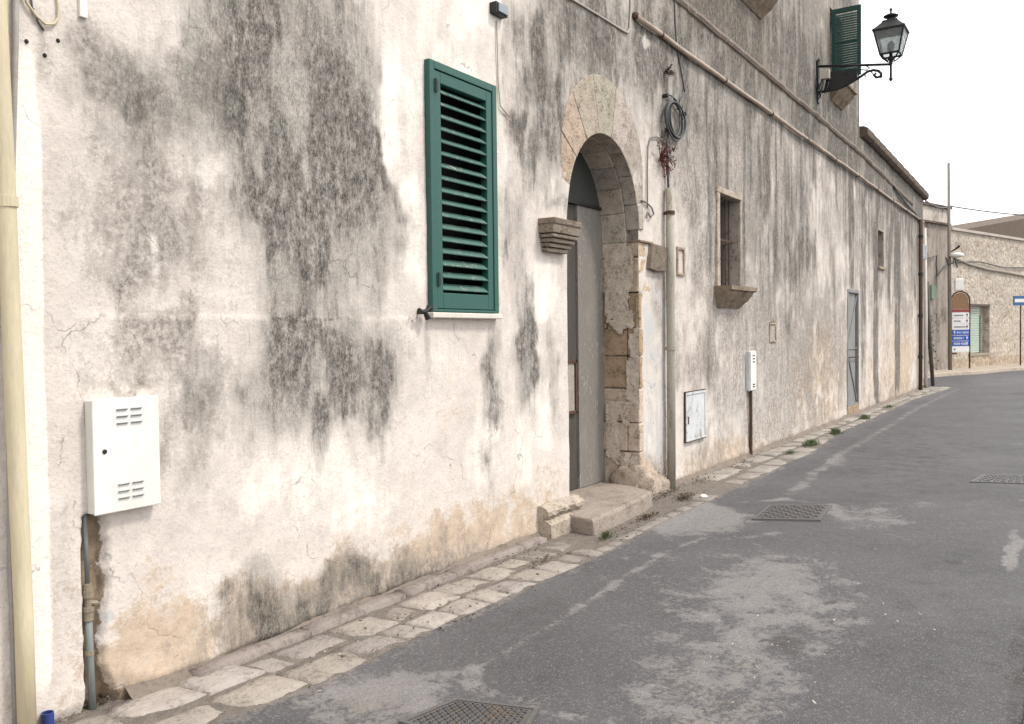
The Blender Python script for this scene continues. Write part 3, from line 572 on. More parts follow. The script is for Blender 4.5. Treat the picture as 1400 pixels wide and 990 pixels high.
# plinth moulding left of the step
b = MB(); prof = [(.02, .33), (-.035, .33), (-.075, .305), (-.095, .27), (-.09, .235), (-.06, .21), (-.055, .19), (-.10, .175), (-.12, .15), (-.125, .0), (.02, .0)]
n = 14; vs = []
for i in range(n+1):
    s = 5.86+.60*i/n; vs += [(s, y+random.uniform(-.009, .009), z*.80+random.uniform(-.008, .008)) for y, z in prof]
k = len(prof); fs = [(i*k+j, (i+1)*k+j, (i+1)*k+(j+1) % k, i*k+(j+1) % k) for i in range(n) for j in range(k)]+[tuple(range(k)), tuple(range((n+1)*k-1, n*k-1, -1))]
b.add(vs, fs, (.98, .95, .90)); b.build("plinth_moulding", STONE, palazzo, smooth=False)
# step
b = MB()
top = [(6.12, -.35), (6.7, -.335), (7.2, -.30), (7.50, -.25), (7.66, .02), (7.76, .42), (6.36, .42), (6.36, -.02), (6.2, -.06)]
nn = len(top); ctr = (6.9, .0, .152)
vs = [(x, y, .148+random.uniform(-.006, .006)) for x, y in top]+[(x+(.01), y-.01, -.01) for x, y in top]
b.add(vs, [tuple(range(nn)), tuple(range(2*nn-1, nn-1, -1))]+[(i, nn+i, nn+(i+1) % nn, (i+1) % nn) for i in range(nn)], (.98, .90, .82))
b.build("doorstep", PAVE, palazzo, .022)
# door leaves
door = empty("door", (0, 0, 0)); door.parent = palazzo; door.location = Vector((AC, .42, .15))-wloc(palazzo)
YD = .385
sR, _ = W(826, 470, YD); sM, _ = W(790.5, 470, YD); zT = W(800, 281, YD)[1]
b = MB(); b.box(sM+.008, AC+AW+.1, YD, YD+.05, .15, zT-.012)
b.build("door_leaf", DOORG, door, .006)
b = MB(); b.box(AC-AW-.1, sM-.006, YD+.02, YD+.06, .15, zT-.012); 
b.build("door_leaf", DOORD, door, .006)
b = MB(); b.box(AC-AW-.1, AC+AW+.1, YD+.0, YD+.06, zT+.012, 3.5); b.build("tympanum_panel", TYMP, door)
b = MB(); b.box(AC-AW-.1, AC+AW+.1, YD-.02, YD+.03, zT-.012, zT+.014); b.build("transom_bar", IRON, door)
l0 = W(777, 530, YD); l1 = W(788, 530, YD); za = W(783, 566, YD)[1]; zb = W(783, 492, YD)[1]
b = MB(); 
for (p, q, r, s_) in ((l0[0]-.12, l1[0], za, za+.03), (l0[0]-.12, l1[0], zb-.03, zb), (l1[0]-.028, l1[0], za, zb), (l0[0]-.12, l0[0]-.09, za, zb)): b.box(p, q, YD-.012, YD+.022, r, s_)
b.build("notice_frame", BROWNW, door, .004)
b = MB(); b.box(l0[0]-.09, l1[0]-.03, YD+.004, YD+.018, za+.03, zb-.03); b.build("notice_panel", simple("faded_notice", (.42, .38, .33), (.22, .18, .15), 20, .8), door)

# --- small barred window with moulded sill
niche(H_W2, .2, palazzo, back=PANE, name="window_pane")
win = empty("window", (0, 0, 0)); win.parent = palazzo; win.location = Vector((10.4, 0, 2.2))-wloc(palazzo)
b = MB(); b.box(9.945, 10.04, -.028, .02, 2.15, 3.25, (1.05, 1.02, 1)); b.box(9.93, 10.83, -.035, .02, 3.245, 3.315, (1.05, 1, .95)); b.box(10.80, 10.83, -.02, .02, 2.15, 3.245, (.9, .86, .8))
b.build("frame", STONE, win, .008)
b = MB(); b.box(10.36, 10.385, .15, .19, 2.16, 3.24); b.box(10.05, 10.79, .15, .19, 2.7, 2.72); b.build("sash", WOOD, win)
for s in (10.16, 10.29, 10.42, 10.55, 10.68):
    b = MB(); b.tube([(s, .09, 2.15), (s, .09, 3.26)], .009, 8); b.build("bar", RUST, win)
b = MB(); b.box(10.04, 10.80, .084, .097, 2.72, 2.745); b.build("cross_bar", RUST, win)
def sill(s0, s1, zt, parent, out=.21, drop=.26):
    b = MB(); pr = [(.02, zt), (-out-.02, zt), (-out-.02, zt-.045), (-out+.02, zt-.055), (-out*.85, zt-.09), (-out*.55, zt-drop*.62), (-out*.34, zt-drop*.78), (-.02, zt-drop), (.02, zt-drop)]
    n_ = 8; vs = []; k = len(pr)
    for i in range(n_+1):
        t = i/n_; s = s0+(s1-s0)*t
        for (y, z) in pr:
            inw = (1-min(1, -y/out if y < 0 else 0))*.10 if z < zt-.05 else 0
            s2 = s+(inw if i == 0 else (-inw if i == n_ else 0)); vs.append((s2, y+random.uniform(-.006, .006), z+random.uniform(-.006, .006)))
    fs = [(i*k+j, (i+1)*k+j, (i+1)*k+(j+1) % k, i*k+(j+1) % k) for i in range(n_) for j in range(k)]+[tuple(range(k)), tuple(range((n_+1)*k-1, n_*k-1, -1))]
    b.add(vs, fs, (.62, .56, .49)); return b.build("window_sill", STONE, parent)
sill(9.90, 10.86, 2.155, palazzo, .19, .25)
# upper windows
for h, zt in ((H_U2, 5.86), (H_U1, 6.06)):
    niche(h, .25, palazzo, back=PANE, name="window_pane"); sill(h[0]-.06, h[1]+.06, zt, palazzo, .23, .31)
def leaf_perp(s, y0, y1, z0, z1):
    root = empty("shutter", (0, 0, 0)); root.parent = palazzo; root.location = Vector((s, y0, z0))-wloc(palazzo)
    b = MB(); fw = .06; b.box(s-.018, s+.018, y1, y1+fw, z0, z1); b.box(s-.018, s+.018, y0-fw, y0, z0, z1); b.box(s-.018, s+.018, y1+fw, y0-fw, z1-.08, z1); b.box(s-.018, s+.018, y1+fw, y0-fw, z0, z0+.1); b.box(s-.018, s+.018, y1+fw, y0-fw, (z0+z1)/2-.03, (z0+z1)/2+.03)
    b.build("leaf_frame", DKGREEN, root, .003); b = MB(); z = z0+.12
    while z < z1-.09:
        b.obox((s, (y0+y1)/2, z), (0, 1, 0), (.77, 0, .64), (-.64, 0, .77), (y0-y1)/2-fw, .034, .004); z += .040
    sl = b.build("slats", DKSLAT, root)
    return root
DKSLAT = simple("dark_green_slats", (.014, .06, .05), (.03, .10, .085), 12, .5, bump=.0006)
leaf_perp(15.66, -.03, -.50, 5.90, 7.06); leaf_perp(11.80, -.03, -.47, 6.12, 7.4)
# --- sheet metal door
gt = empty("metal_door", (0, 0, 0)); gt.parent = palazzo; gt.location = Vector((17.5, 0, .2))-wloc(palazzo)
s0, s1 = 17.02, 17.96
b = MB(); b.box(s0-.03, s0+.035, -.012, .06, .2, 2.37); b.box(s1-.035, s1+.03, -.012, .06, .2, 2.37); b.box(s0-.03, s1+.03, -.016, .06, 2.33, 2.39); b.box(s0+.035, s1-.035, -.0, .06, .2, .235); b.build("frame", GATE, gt, .004)
b = MB(); b.box(s0+.036, s1-.036, .03, .05, .236, 2.328); b.build("door_panel", GATE, gt)
b = MB()
for (p, q) in (((s0+.05, 1.30), (s1-.05, 2.30)), ((s0+.05, 1.26), (s1-.05, .28)), ((s0+.04, 1.28), (s1-.04, 1.28))):
    b.tube([(p[0], .022, p[1]), (q[0], .022, q[1])], .016, 4)
b.build("brace", GATE, gt)
b = MB(); b.tube([(s0+.08, .02, 1.12), (s0+.08, -.03, 1.12), (s0+.22, -.03, 1.12), (s1-.12, -.03, 1.12), (s1-.12, .02, 1.12)], .010, 6); b.build("handle", RUST, gt)
b = MB(); b.box(17.0, 17.98, -.02, .3, -.0, .2, (.8, .68, .56), .006); b.build("threshold", STONE, palazzo, .01)
niche((17.0, 17.98, .2, 2.36), .2, palazzo)
niche(H_W3, .22, wing, back=PANE, name="window_pane")
b = MB(); b.box(H_W3[0]-.05, H_W3[1]+.06, -.05, .02, 2.93, 2.985, (.8, .75, .7)); b.build("window_sill", STONE, wing, .006)
# bricked up small niche plaques
b = MB(); a0 = W(1051, 455)[0]; a1 = W(1060, 455)[0]; z0 = W(1055, 468)[1]; z1 = W(1055, 441)[1]
for q in ((a0, a0+.035, z0, z1), (a1-.035, a1, z0, z1), (a0+.035, a1-.035, z0, z0+.03), (a0+.035, a1-.035, z1-.03, z1)): b.box(q[0], q[1], -.02, .02, q[2], q[3], (.85, .8, .74), .004)
b.prism([(a0+.03, z1), (a1-.03, z1), ((a0+a1)/2, z1+.07)], 'y', -.02, .02, (.6, .55, .5))
b.build("plaque_frame", STONE, palazzo, .006)
b = MB(); a0 = W(924.5, 355)[0]; a1 = W(935, 355)[0]; z0 = W(930, 377)[1]; z1 = W(930, 338)[1]
for q in ((a0, a0+.03, z0, z1), (a1-.03, a1, z0, z1), (a0+.03, a1-.03, z0, z0+.03), (a0+.03, a1-.03, z1-.03, z1)): b.box(q[0], q[1], -.018, .02, q[2], q[3], (.9, .82, .74), .004)
b.build("plaque_frame", STONE, palazzo, .006)

# ------------------------------------------------------------------ things fixed on the wall
def gas_box():
    s0, s1, z0, z1 = 2.150, 2.462, .862, 1.347; d = -.062
    r = empty("meter_box", (2.3, 0, z0), "large white metal meter box with vent slots near the left end of the wall", "meter box", "meter boxes on the long wall")
    b = MB(); b.box(s0, s1, d+.014, .0, z0, z1); b.build("housing", WHITEP, r, .004)
    b = MB(); b.box(s0-.004, s1+.004, d, d+.012, z0-.004, z1+.004); dr = b.build("door", WHITEP, r, .005)
    for zc in (z1-.075, z0+.085):
        for i in (-1, 0, 1):
            for j in (-1, 1):
                b = MB(); c = (s0+s1)/2+.01+j*.034; b.obox((c, d-.004, zc+i*.030), (1, 0, 0), (0, math.cos(.5), -math.sin(.5)), (0, math.sin(.5), math.cos(.5)), .026, .006, .0018)
                b.box(c-.026, c+.026, d-.0015, d+.001, zc+i*.030-.0065, zc+i*.030-.0025); b.build("vent_slot", SLOT, dr)
    b = MB(); b.lathe((0, 0, 0), [(.010, 0), (.010, .004), (.005, .006)], 14); b.v = [(s0+.047+x, d-z, z0+.265+y) for x, y, z in b.v]; b.build("lock", IRON, dr)
    return r
SLOT = simple("shadowed_slot_metal", (.42, .42, .40), (.3, .3, .29), 10, .5)
gas_box()
r = empty("meter_box", (9.2, 0, .44), "rusty-edged pale meter hatch set in the wall right of the tall downpipe", "meter box", "meter boxes on the long wall")
b = MB(); 
for q in ((8.93, 9.525, .935, .965), (8.93, 9.525, .43, .455), (8.93, 8.955, .455, .935), (9.5, 9.525, .455, .935)): b.box(q[0], q[1], -.03, .01, q[2], q[3])
b.build("frame", DWHITE, r, .003); b = MB(); b.box(8.93, 9.53, -.032, .0, .966, .972); b.box(8.925, 8.929, -.022, .0, .425, .97); b.box(8.93, 9.53, -.032, .0, .423, .429); b.build("rusty_edge", RUST, r); b = MB(); b.box(8.957, 9.498, -.022, .01, .457, .933); dr = b.build("door", DWHITE, r, .004)
b = MB(); b.box(8.99, 9.005, -.03, -.02, .62, .70); b.build("handle", RUST, dr)
r = empty("meter_box", (11.18, 0, .85), "tall narrow white meter box with a conduit dropping to the pavement", "meter box", "meter boxes on the long wall")
b = MB(); b.box(11.04, 11.29, -.055, .0, .855, 1.37); b.build("housing", DWHITE, r, .01)
b = MB(); b.box(11.05, 11.28, -.066, -.056, .865, 1.36); dr = b.build("door", WHITEP, r, .004)
for z in (1.30, 1.26, 1.22, .93, .90): b = MB(); b.box(11.13, 11.21, -.069, -.065, z, z+.014); b.build("vent_slot", IRON, dr)
b = MB(); b.tube([(11.15, -.03, .86), (11.15, -.03, .4), (11.15, -.03, -.02)], .022, 8); b.build("conduit", RUST, r)
# gas pipe in the groove
r = empty("gas_pipe", (2.16, .0, 0), "grey gas pipe with brass joint in the chiselled groove under the large white meter box", "pipe")
xs = (GR['s0']+GR['s1'])/2-.022
b = MB(); b.tube([(xs, .02, .90), (xs+.004, .02, .56)], .010, 8); b.build("riser", GREYP, r, smooth=True)
b = MB(); b.tube([(xs+.004, .018, .41), (xs+.006, .016, .2), (xs+.01, .014, -.02)], .0155, 10); b.build("sleeve", GREYP, r, smooth=True)
b = MB()
for (za, zb, rr) in ((.40, .44, .020), (.44, .46, .024), (.46, .50, .016), (.50, .53, .022), (.53, .56, .018), (.25, .27, .019)): b.tube([(xs+.004, .018, za), (xs+.004, .018, zb)], rr, 10)
b.tube([(xs, .015, .48), (xs+.035, .0, .47)], .010, 8)
b.build("joint", simple("dull_brass", (.30, .26, .19), (.17, .14, .1), 30, .6), r)
# left downpipe + small conduit + clamps
def wp(px, py, Y): s, z = W(px, py, Y); return (s, Y, z)
r = empty("downpipe", (W(30, 900)[0], -.06, 0), "thick cream painted downpipe at the left edge of the wall, clamped near the top", "downpipe", "downpipes on the wall")
Y = -.065; sB = W(36, 960, Y)[0]; sT = W(2, 60, Y)[0]
b = MB(); b.tube([(sB, Y, -.02), (sB-.0, Y, .5), ((sB+sT)/2, Y, 1.3), (sT, Y, 2.25), (sT-.02, Y, 3.2), (sT-.06, Y, 6)], .0345, 18); b.build("pipe", CREAMP, r, smooth=True)
for z in (2.14, ):
    b = MB(); b.tube([(sT+.004, Y, z-.02), (sT+.002, Y, z+.02)], .040, 18); b.box(sT-.01, sT+.035, Y, .02, z-.016, z+.016); b.build("clamp", CREAMP, r)
r = empty("conduit", (W(15, 900)[0], -.02, 0), "slim grey conduit running up beside the cream downpipe at the left edge", "conduit")
p = [wp(22, -150, -.02), wp(21, 60, -.02), wp(16, 250, -.02), wp(11, 500, -.02), wp(16, 800, -.02), wp(24, 1050, -.02)]
b = MB(); b.tube(p, .012, 10); b.build("tube", simple("pale_grey_conduit", (.36, .34, .31), (.24, .22, .2), 8, .6), r, smooth=True)
r = empty("blue_pipe_stub", (W(65, 980)[0], -.02, 0), "short blue plastic pipe stub poking from the ground beside the cream downpipe", "pipe")
b = MB(); q = W(65, 974, -.03); b.lathe((q[0], -.03, 0), [(.024, -.03), (.024, q[1]), (.019, q[1]), (.018, q[1]-.03)], 16); b.build("stub", BLUE, r, smooth=False)
r = empty("cable_loop", (W(55, 20)[0], -.01, 2.5), "cream cable looping over chipped plaster at the top left corner", "cable")
b = MB(); b.tube([wp(x, y, -.018) for x, y in ((28, -60), (31, -10), (38, 6), (50, 22), (62, 33), (74, 33), (80, 24), (80, 8), (78, -12))], .0055, 8); b.build("loop", CREAMP, r, smooth=True)
b = MB(); b.tube([wp(x, y, -.012) for x, y in ((40, -20), (44, 10), (52, 30), (60, 42))], .004, 8); b.build("loose_end", CABLE, r, smooth=True)
r = empty("cable_duct", (W(110, 10)[0], -.01, 2.7), "short white cable duct ending on the wall at top left", "duct")
a = W(105.5, 20); c = W(116, 20); b = MB(); b.box(a[0], c[0], -.022, .01, W(110, 25)[1], 4.0); b.build("duct", WHITEP, r, .003)
# little holes: bolts
for i, (px, py) in enumerate(((35, 57), (60, 76), (78, 56))):
    s, z = W(px, py); b = MB(); b.lathe((0, 0, 0), [(.007, 0), (.009, .006), (.004, .012)], 10); b.v = [(s+x, -zz-.002, z+y) for x, y, zz in b.v]
    o = b.build("wall_plug", IRON, None, at=(s, 0, z)); tag(o, ["small dark wall plug nearest the conduit top left", "small dark wall plug at the top of the whitewashed strip", "small dark wall plug right of the other two at top left"][i], "wall plug", "plugs left in the wall")
# junction box above shutter
a0, z1 = W(669, 3); a1, z0 = W(685, 27)
r = empty("junction_box", ((a0+a1)/2, 0, z0), "small blue-grey junction box on the wall above the green shutter", "junction box")
b = MB(); b.box(a0, a1, -.06, 0, z0, z1); b.build("housing", IRON, r, .004); b = MB(); b.box(a0+.02, a1-.01, -.072, -.061, z0+.01, z1-.01); b.build("cover", ZINC, r, .004)
b = MB(); b.tube([wp(x, y, -.012) for x, y in ((679, 28), (680, 60), (681, 110), (684, 145), (697, 160))], .005, 6); b.build("lead", PCABLE, r)
# shutter catch
s, z = W(571, 427)
r = empty("shutter_catch", (s, 0, z), "black iron shutter catch beside the lower left corner of the green shutter", "shutter catch")
b = MB(); b.tube([(s, .01, z), (s, -.06, z)], .010, 8); b.build("spike", IRON, r)
b = MB(); b.tube([(s-.055, -.055, z+.005), (s-.02, -.06, z), (s+.02, -.06, z+.01), (s+.05, -.06, z+.03)], [.022, .014, .014, .024], 8); b.tube([(s, -.06, z), (s+.03, -.06, z-.04)], [.014, .02], 8); b.build("catch_arm", IRON, r)
# central downpipe
r = empty("downpipe", (8.6, -.06, 0), "tall olive-grey metal downpipe standing right of the arched doorway", "downpipe", "downpipes on the wall")
Y = -.065; s = W(917, 500, Y)[0]; zt = W(915, 257, Y)[1]
b = MB(); b.tube([(s, Y, -.01), (s+.01, Y, 1.2), (s+.005, Y, 2.2), (s+.012, Y, zt)], .043, 18); b.build("pipe", OLIVEP, r, smooth=True)
for z in (zt-.25, 1.45): b = MB(); b.tube([(s+.008, Y, z-.018), (s+.008, Y, z+.018)], .049, 18); b.box(s-.01, s+.03, Y, .01, z-.014, z+.014); b.build("clamp", RUST if z > 2 else OLIVEP, r)
# coiled cable above it
r = empty("cable_coil", (8.8, -.03, 3.6), "coil of dark grey cable hanging on the wall above the olive downpipe", "cable coil")
def loop(cx, cy, rx_, ry_, n=26, tilt=0., a0=0., a1=2*math.pi, Y=-.03):
    pts = []
    for i in range(n+1):
        a = a0+(a1-a0)*i/n; x = cx+rx_*math.cos(a)*math.cos(tilt)-ry_*math.sin(a)*math.sin(tilt); y = cy+rx_*math.cos(a)*math.sin(tilt)+ry_*math.sin(a)*math.cos(tilt); pts.append(wp(x, y, Y))
    return pts
b = MB()
for k in range(7): b.tube(loop(923+random.uniform(-2, 2), 163+random.uniform(-3, 3), 9.5+random.uniform(-2.5, 2.5), 25+random.uniform(-4, 3), tilt=-.15+random.uniform(-.08, .08), Y=-.03-.008*k), .009, 6)
b.build("coil", CABLE, r, smooth=True)
b = MB(); b.tube([wp(x, y, -.03) for x, y in ((912, 129), (920, 132), (925, 142))], .008, 6); b.tube([wp(x, y, -.03) for x, y in ((936, 128), (930, 136), (926, 150))], .008, 6); b.tube([wp(x, y, -.04) for x, y in ((914, 175), (912, 200), (913, 235), (914, 262))], .012, 6); b.tube([wp(x, y, -.03) for x, y in ((905, 188), (909, 178), (918, 178))], .010, 6); b.build("lead", CABLE, r, smooth=True)
for px, py in ((910, 131), (935, 156), (913, 178)): b = MB(); q = wp(px, py, -.03); b.tube([(q[0], .0, q[2]), (q[0], -.06, q[2])], .022, 8); b.build("hook", IRON, r)
r = empty("wall_cable", (8.0, -.02, 2.8), "thin pale cable hooked over and dangling with a curled end beside the arch", "cable")
b = MB(); b.tube([wp(x, y, -.02) for x, y in ((915, 202), (908, 194), (898, 187), (890, 188), (886, 200), (885, 230), (885, 260), (885, 285))], .007, 6)
b.tube([wp(x, y, -.02) for x, y in ((877, 274), (884, 277), (891, 284), (894, 293), (889, 297), (885, 290), (884, 298))], .009, 6); b.build("strand", simple("dull_grey_cable", (.22, .2, .18), (.13, .12, .11), 9, .7), r, smooth=True)
# dried plants
def sprig(cx, cy, rpx, n, mat, label, grp=None):
    s, z = W(cx, cy, -.03); q = W(cx+rpx, cy, -.03)[0]-s; b = MB()
    for i in range(n):
        a = random.uniform(0, 2*math.pi); l = q*random.uniform(.3, 1.1); p1 = (s+l*math.cos(a)*.8, -.03-random.uniform(0, .08), z+l*math.sin(a)); pm = (s+l*.5*math.cos(a+.5)*.8, -.04, z+l*.5*math.sin(a+.5))
        b.tube([(s, .0, z), pm, p1], [.006, .005, .003], 4)
        for k in range(3):
            c = [p1[j]+random.uniform(-.03, .03) for j in range(3)]; d = [random.uniform(-.025, .025) for _ in range(6)]; b.add([c, (c[0]+d[0], c[1]+d[1], c[2]+d[2]), (c[0]+d[3], c[1]+d[4], c[2]+d[5])], [(0, 1, 2)])
    o = b.build("dried_plant", mat, None, at=(s, 0, z)); return tag(o, label, "plant", "dried weeds on the wall")
sprig(907, 215, 13, 34, REDW, "dark red dried weed clinging to the wall just above the olive downpipe")
sprig(912, 98, 5, 14, DRY, "small dark dried weed in the stained wall above the cable coil")
# cable run (pipe) along the facade
r = empty("wall_pipe", (7.7, -.03, 4.6), "long pale pipe running level under the string course to the far corner", "pipe")
b = MB(); pts = []
s_ = 7.72
while s_ < 26.5: pts.append((s_, -.035+random.uniform(-.003, .003), 4.595-.0016*(s_-7.7)+random.uniform(-.008, .008))); s_ += .55
b.tube(pts, .026, 10); b.build("pipe", simple("weathered_pale_pipe", (.50, .41, .33), (.27, .21, .17), 5, .75, bump=.002), r, smooth=True)
s_ = 8.3
while s_ < 26: b = MB(); z = 4.595-.0016*(s_-7.7); b.tube([(s_-.015, -.034, z), (s_+.015, -.034, z)], .033, 10); b.box(s_-.01, s_+.01, -.034, .01, z-.012, z+.012); b.build("clamp", RUST, r); s_ += 1.9
b = MB(); b.lathe((0, 0, 0), [(.035, 0), (.04, .03), (.02, .05)], 12); b.v = [(7.72+x, -z, 4.61+y) for x, y, z in b.v]; b.build("end_cap", RUST, r)
r = empty("wall_cable", (6.5, -.01, 4.6), "thin pale cable running diagonally down the wall above the arch, then turning up", "cable")
b = MB(); b.tube([wp(x, y, -.012) for x, y in ((740, -28), (782, -1), (820, 22), (852, 42), (858, 45), (861, 38), (862, 10), (863, -40))], .010, 6); b.build("strand", PCABLE, r, smooth=True)
r = empty("wall_cable", (9, -.01, 4.6), "dark cable dropping from the top of the wall to the cable coil", "cable")
b = MB(); b.tube([wp(x, y, -.012) for x, y in ((921, -40), (923, 30), (925, 60), (930, 90), (936, 126))], .008, 6); b.build("strand", CABLE, r, smooth=True)
r = empty("wall_cable", (24.8, -.01, 4.8), "loose dark cable drooping from the string course end to the far corner", "cable")
b = MB(); b.tube([wp(x, y, -.03) for x, y in ((1222, 255), (1231, 268), (1238, 277), (1245, 285), (1252, 292), (1258, 303))], .022, 6); b.build("strand", CABLE, r, smooth=True)

# --- street lamp on bracket
LX = 14.76; yl, zl = XS(1219, 88, LX); 
lamp = empty("street_lamp", (LX, 0, 5.6), "black four-sided lantern on a scrolled iron bracket high on the wall", "street lamp")
yj, zj = XS(1218, 88, LX); yb_, zb_ = XS(1216, 108, LX)
b = MB(); b.box(LX-.05, LX+.05, -.03, .0, 5.30, 5.98); b.tube([(LX, -.03, 5.98), (LX, -.03, 6.03)], [.03, .008], 8); b.build("wall_plate", IRON, lamp, .004)
zA = W(1122, 96)[1]
b = MB(); b.tube([(LX, 0, zA), (LX, yj, zj)], .020, 10); b.build("arm", IRON, lamp, smooth=True)
b = MB(); b.tube([(LX, yj, zj+.12), (LX, yj, zb_+.03), (LX, yj, zb_)], [.019, .019, .012], 10); b.lathe((LX, yj, zb_), [(.008, -.04), (.028, -.015), (.028, .01), (.012, .03)], 12); b.build("drop_rod", IRON, lamp, smooth=True)
def pxl(pts, r_, n=7, X=LX): return [(X, *XS(x, y, X)) for x, y in pts]
b = MB(); b.tube(pxl([(1119, 126), (1128, 125), (1140, 123), (1152, 119), (1165, 112), (1178, 104), (1186, 98), (1194, 96), (1201, 97), (1205, 101), (1203, 105), (1198, 106), (1195, 103), (1198, 100)], 0), .022, 8)
b.tube(pxl([(1205, 101), (1206, 104), (1204, 107)], 0), .010, 6)
b.tube(pxl([(1172, 108), (1168, 100), (1175, 95), (1184, 96), (1189, 93), (1184, 90)], 0), .011, 6); b.tube(pxl([(1160, 115), (1166, 106), (1160, 100), (1154, 103)], 0), .010, 6)
b.tube(pxl([(1182, 101), (1184, 107)], 0), [.012, .004], 6); b.tube(pxl([(1190, 97), (1195, 103)], 0), .009, 6)
b.build("scroll_brace", IRON, lamp, smooth=True)
pf = pxl([(1132, 98), (1172, 96), (1172, 108), (1150, 120), (1126, 125)], 0)
b = MB(); b.prism([(y, z) for _, y, z in pf], 'x', LX-.008, LX+.008); b.build("dark_fill_sheet", IRON, lamp)  # added sheet imitating the dark shutter seen behind the bracket
q0 = XS(1123, 97, LX-.05); q1 = XS(1135, 108, LX-.05)
b = MB(); b.box(LX-.13, LX-.03, min(q0[0], q1[0]), max(q0[0], q1[0]), min(q0[1], q1[1]), max(q0[1], q1[1])); b.build("control_box", simple("cream_box", (.50, .47, .39), (.36, .33, .27), 8, .6), lamp, .006)
b = MB()
for k in range(9):
    p0 = pxl([(1120+random.uniform(-3, 12), 108+random.uniform(-4, 8))], 0)[0]; p2 = pxl([(1114+random.uniform(-2, 14), 124+random.uniform(-4, 14))], 0)[0]
    pm = ((p0[0]-.08-random.uniform(0, .08)), (p0[1]+p2[1])/2-random.uniform(0, .08), (p0[2]+p2[2])/2-random.uniform(0, .08)); b.tube([p0, pm, p2], .008, 5)
b.build("wiring", CABLE, lamp, smooth=True)
# lantern body; square, tapering downward
yc = yj; z0 = XS(1219, 75, LX)[1]; z1 = XS(1219, 43, LX)[1]; hb, ht = .135, .215
def sq(z, h): return [(LX+i*h, yc+j*h, z) for i, j in ((-1, -1), (1, -1), (1, 1), (-1, 1))]
lo, hi = sq(z0, hb), sq(z1, ht); b = MB()
for k in range(4): b.tube([lo[k], hi[k]], .014, 6); b.tube([lo[k], lo[(k+1) % 4]], .016, 6); b.tube([hi[k], hi[(k+1) % 4]], .020, 6)
bt = sq(z0-.09, .05)
for k in range(4): b.tube([lo[k], bt[k]], .011, 6); b.tube([bt[k], bt[(k+1) % 4]], .009, 6)
b.build("lantern_frame", IRON, lamp)
for k in range(4):
    b = MB(); A_, B_, C_, D_ = map(Vector, (lo[k], lo[(k+1) % 4], hi[(k+1) % 4], hi[k])); nrm = (B_-A_).cross(D_-A_).normalized()*.003
    b.add([A_+nrm, B_+nrm, C_+nrm, D_+nrm, A_-nrm, B_-nrm, C_-nrm, D_-nrm], [(0, 1, 2, 3), (7, 6, 5, 4), (0, 4, 5, 1), (1, 5, 6, 2), (2, 6, 7, 3), (3, 7, 4, 0)]); b.build("glass_pane", FROST, lamp)
b = MB(); rt = 2**.5; b.lathe((LX, yc, z1), [(.235*rt, -.01), (.235*rt, .012), (.19*rt, .05), (.115*rt, .13), (.105*rt, .16), (.08*rt, .165)], 4, rot=math.pi/4); b.build("roof", IRON, lamp)
b = MB(); b.lathe((LX, yc, z1+.16), [(.085, 0), (.085, .015), (.05, .03), (.06, .045), (.105, .065), (.11, .08), (.07, .10), (.02, .115), (.012, .15), (.022, .165), (.024, .18), (.008, .2), (.004, .215)], 16); b.build("finial", IRON, lamp, smooth=True)
b = MB(); b.lathe((LX, yc, z0-.16), [(.015, 0), (.03, .03), (.02, .06), (.05, .09), (.045, .13), (.022, .15), (.03, .22)], 14); b.build("socket", IRON, lamp, smooth=True)
b = MB(); b.lathe((LX, yc, z0+.05), [(.03, 0), (.055, .05), (.05, .12), (.02, .16)], 14); b.build("bulb", simple("frosted_bulb", (.55, .56, .53), (.45, .46, .43), 8, .4), lamp, smooth=True)

# ------------------------------------------------------------------ ground
b = MB(); b.box(-400, 600, -500, 500, -.6, -.03); tag(b.build("ground", EARTH), kind="structure")
RS = []
def stroke(ch, pts, w, v): RS.append((ch, [G(*p) for p in pts], w, v))
def rblob(ch, x0, y0, x1, y1, v):
    a = G((x0+x1)/2, y0); c = G((x0+x1)/2, y1); l = G(x0, (y0+y1)/2); r_ = G(x1, (y0+y1)/2); cx = G((x0+x1)/2, (y0+y1)/2)
    e1 = np.array([(r_[0]-l[0])/2, (r_[1]-l[1])/2]); e2 = np.array([(a[0]-c[0])/2, (a[1]-c[1])/2]); RS.append((ch, (np.array(cx), np.linalg.inv(np.stack([e1, e2], 1))), None, v))
stroke(0, [(640, 920), (700, 885), (760, 852), (830, 805), (905, 757), (960, 735)], .028, .72)
stroke(0, [(400, 965), (480, 940), (560, 925), (640, 915), (655, 940), (700, 965), (830, 985)], .06, .75)
rblob(0, 380, 930, 640, 1010, .55); rblob(0, 500, 925, 640, 975, .4)
rblob(0, 820, 682, 1040, 732, .95); rblob(0, 900, 690, 1000, 720, .9); rblob(0, 430, 900, 640, 960, .5); rblob(0, 700, 700, 1250, 900, .28); stroke(0, [(985, 738), (1060, 728), (1150, 722)], .05, .5); stroke(0, [(1010, 686), (1080, 683), (1135, 690), (1150, 705)], .06, .8)
stroke(0, [(1110, 700), (1200, 692), (1300, 688), (1440, 684)], .16, .52); rblob(0, 1120, 690, 1260, 725, .5)
stroke(0, [(1070, 682), (1105, 655), (1150, 620), (1200, 592), (1260, 555), (1310, 532)], .07, .75); rblob(0, 1125, 622, 1165, 640, .5)
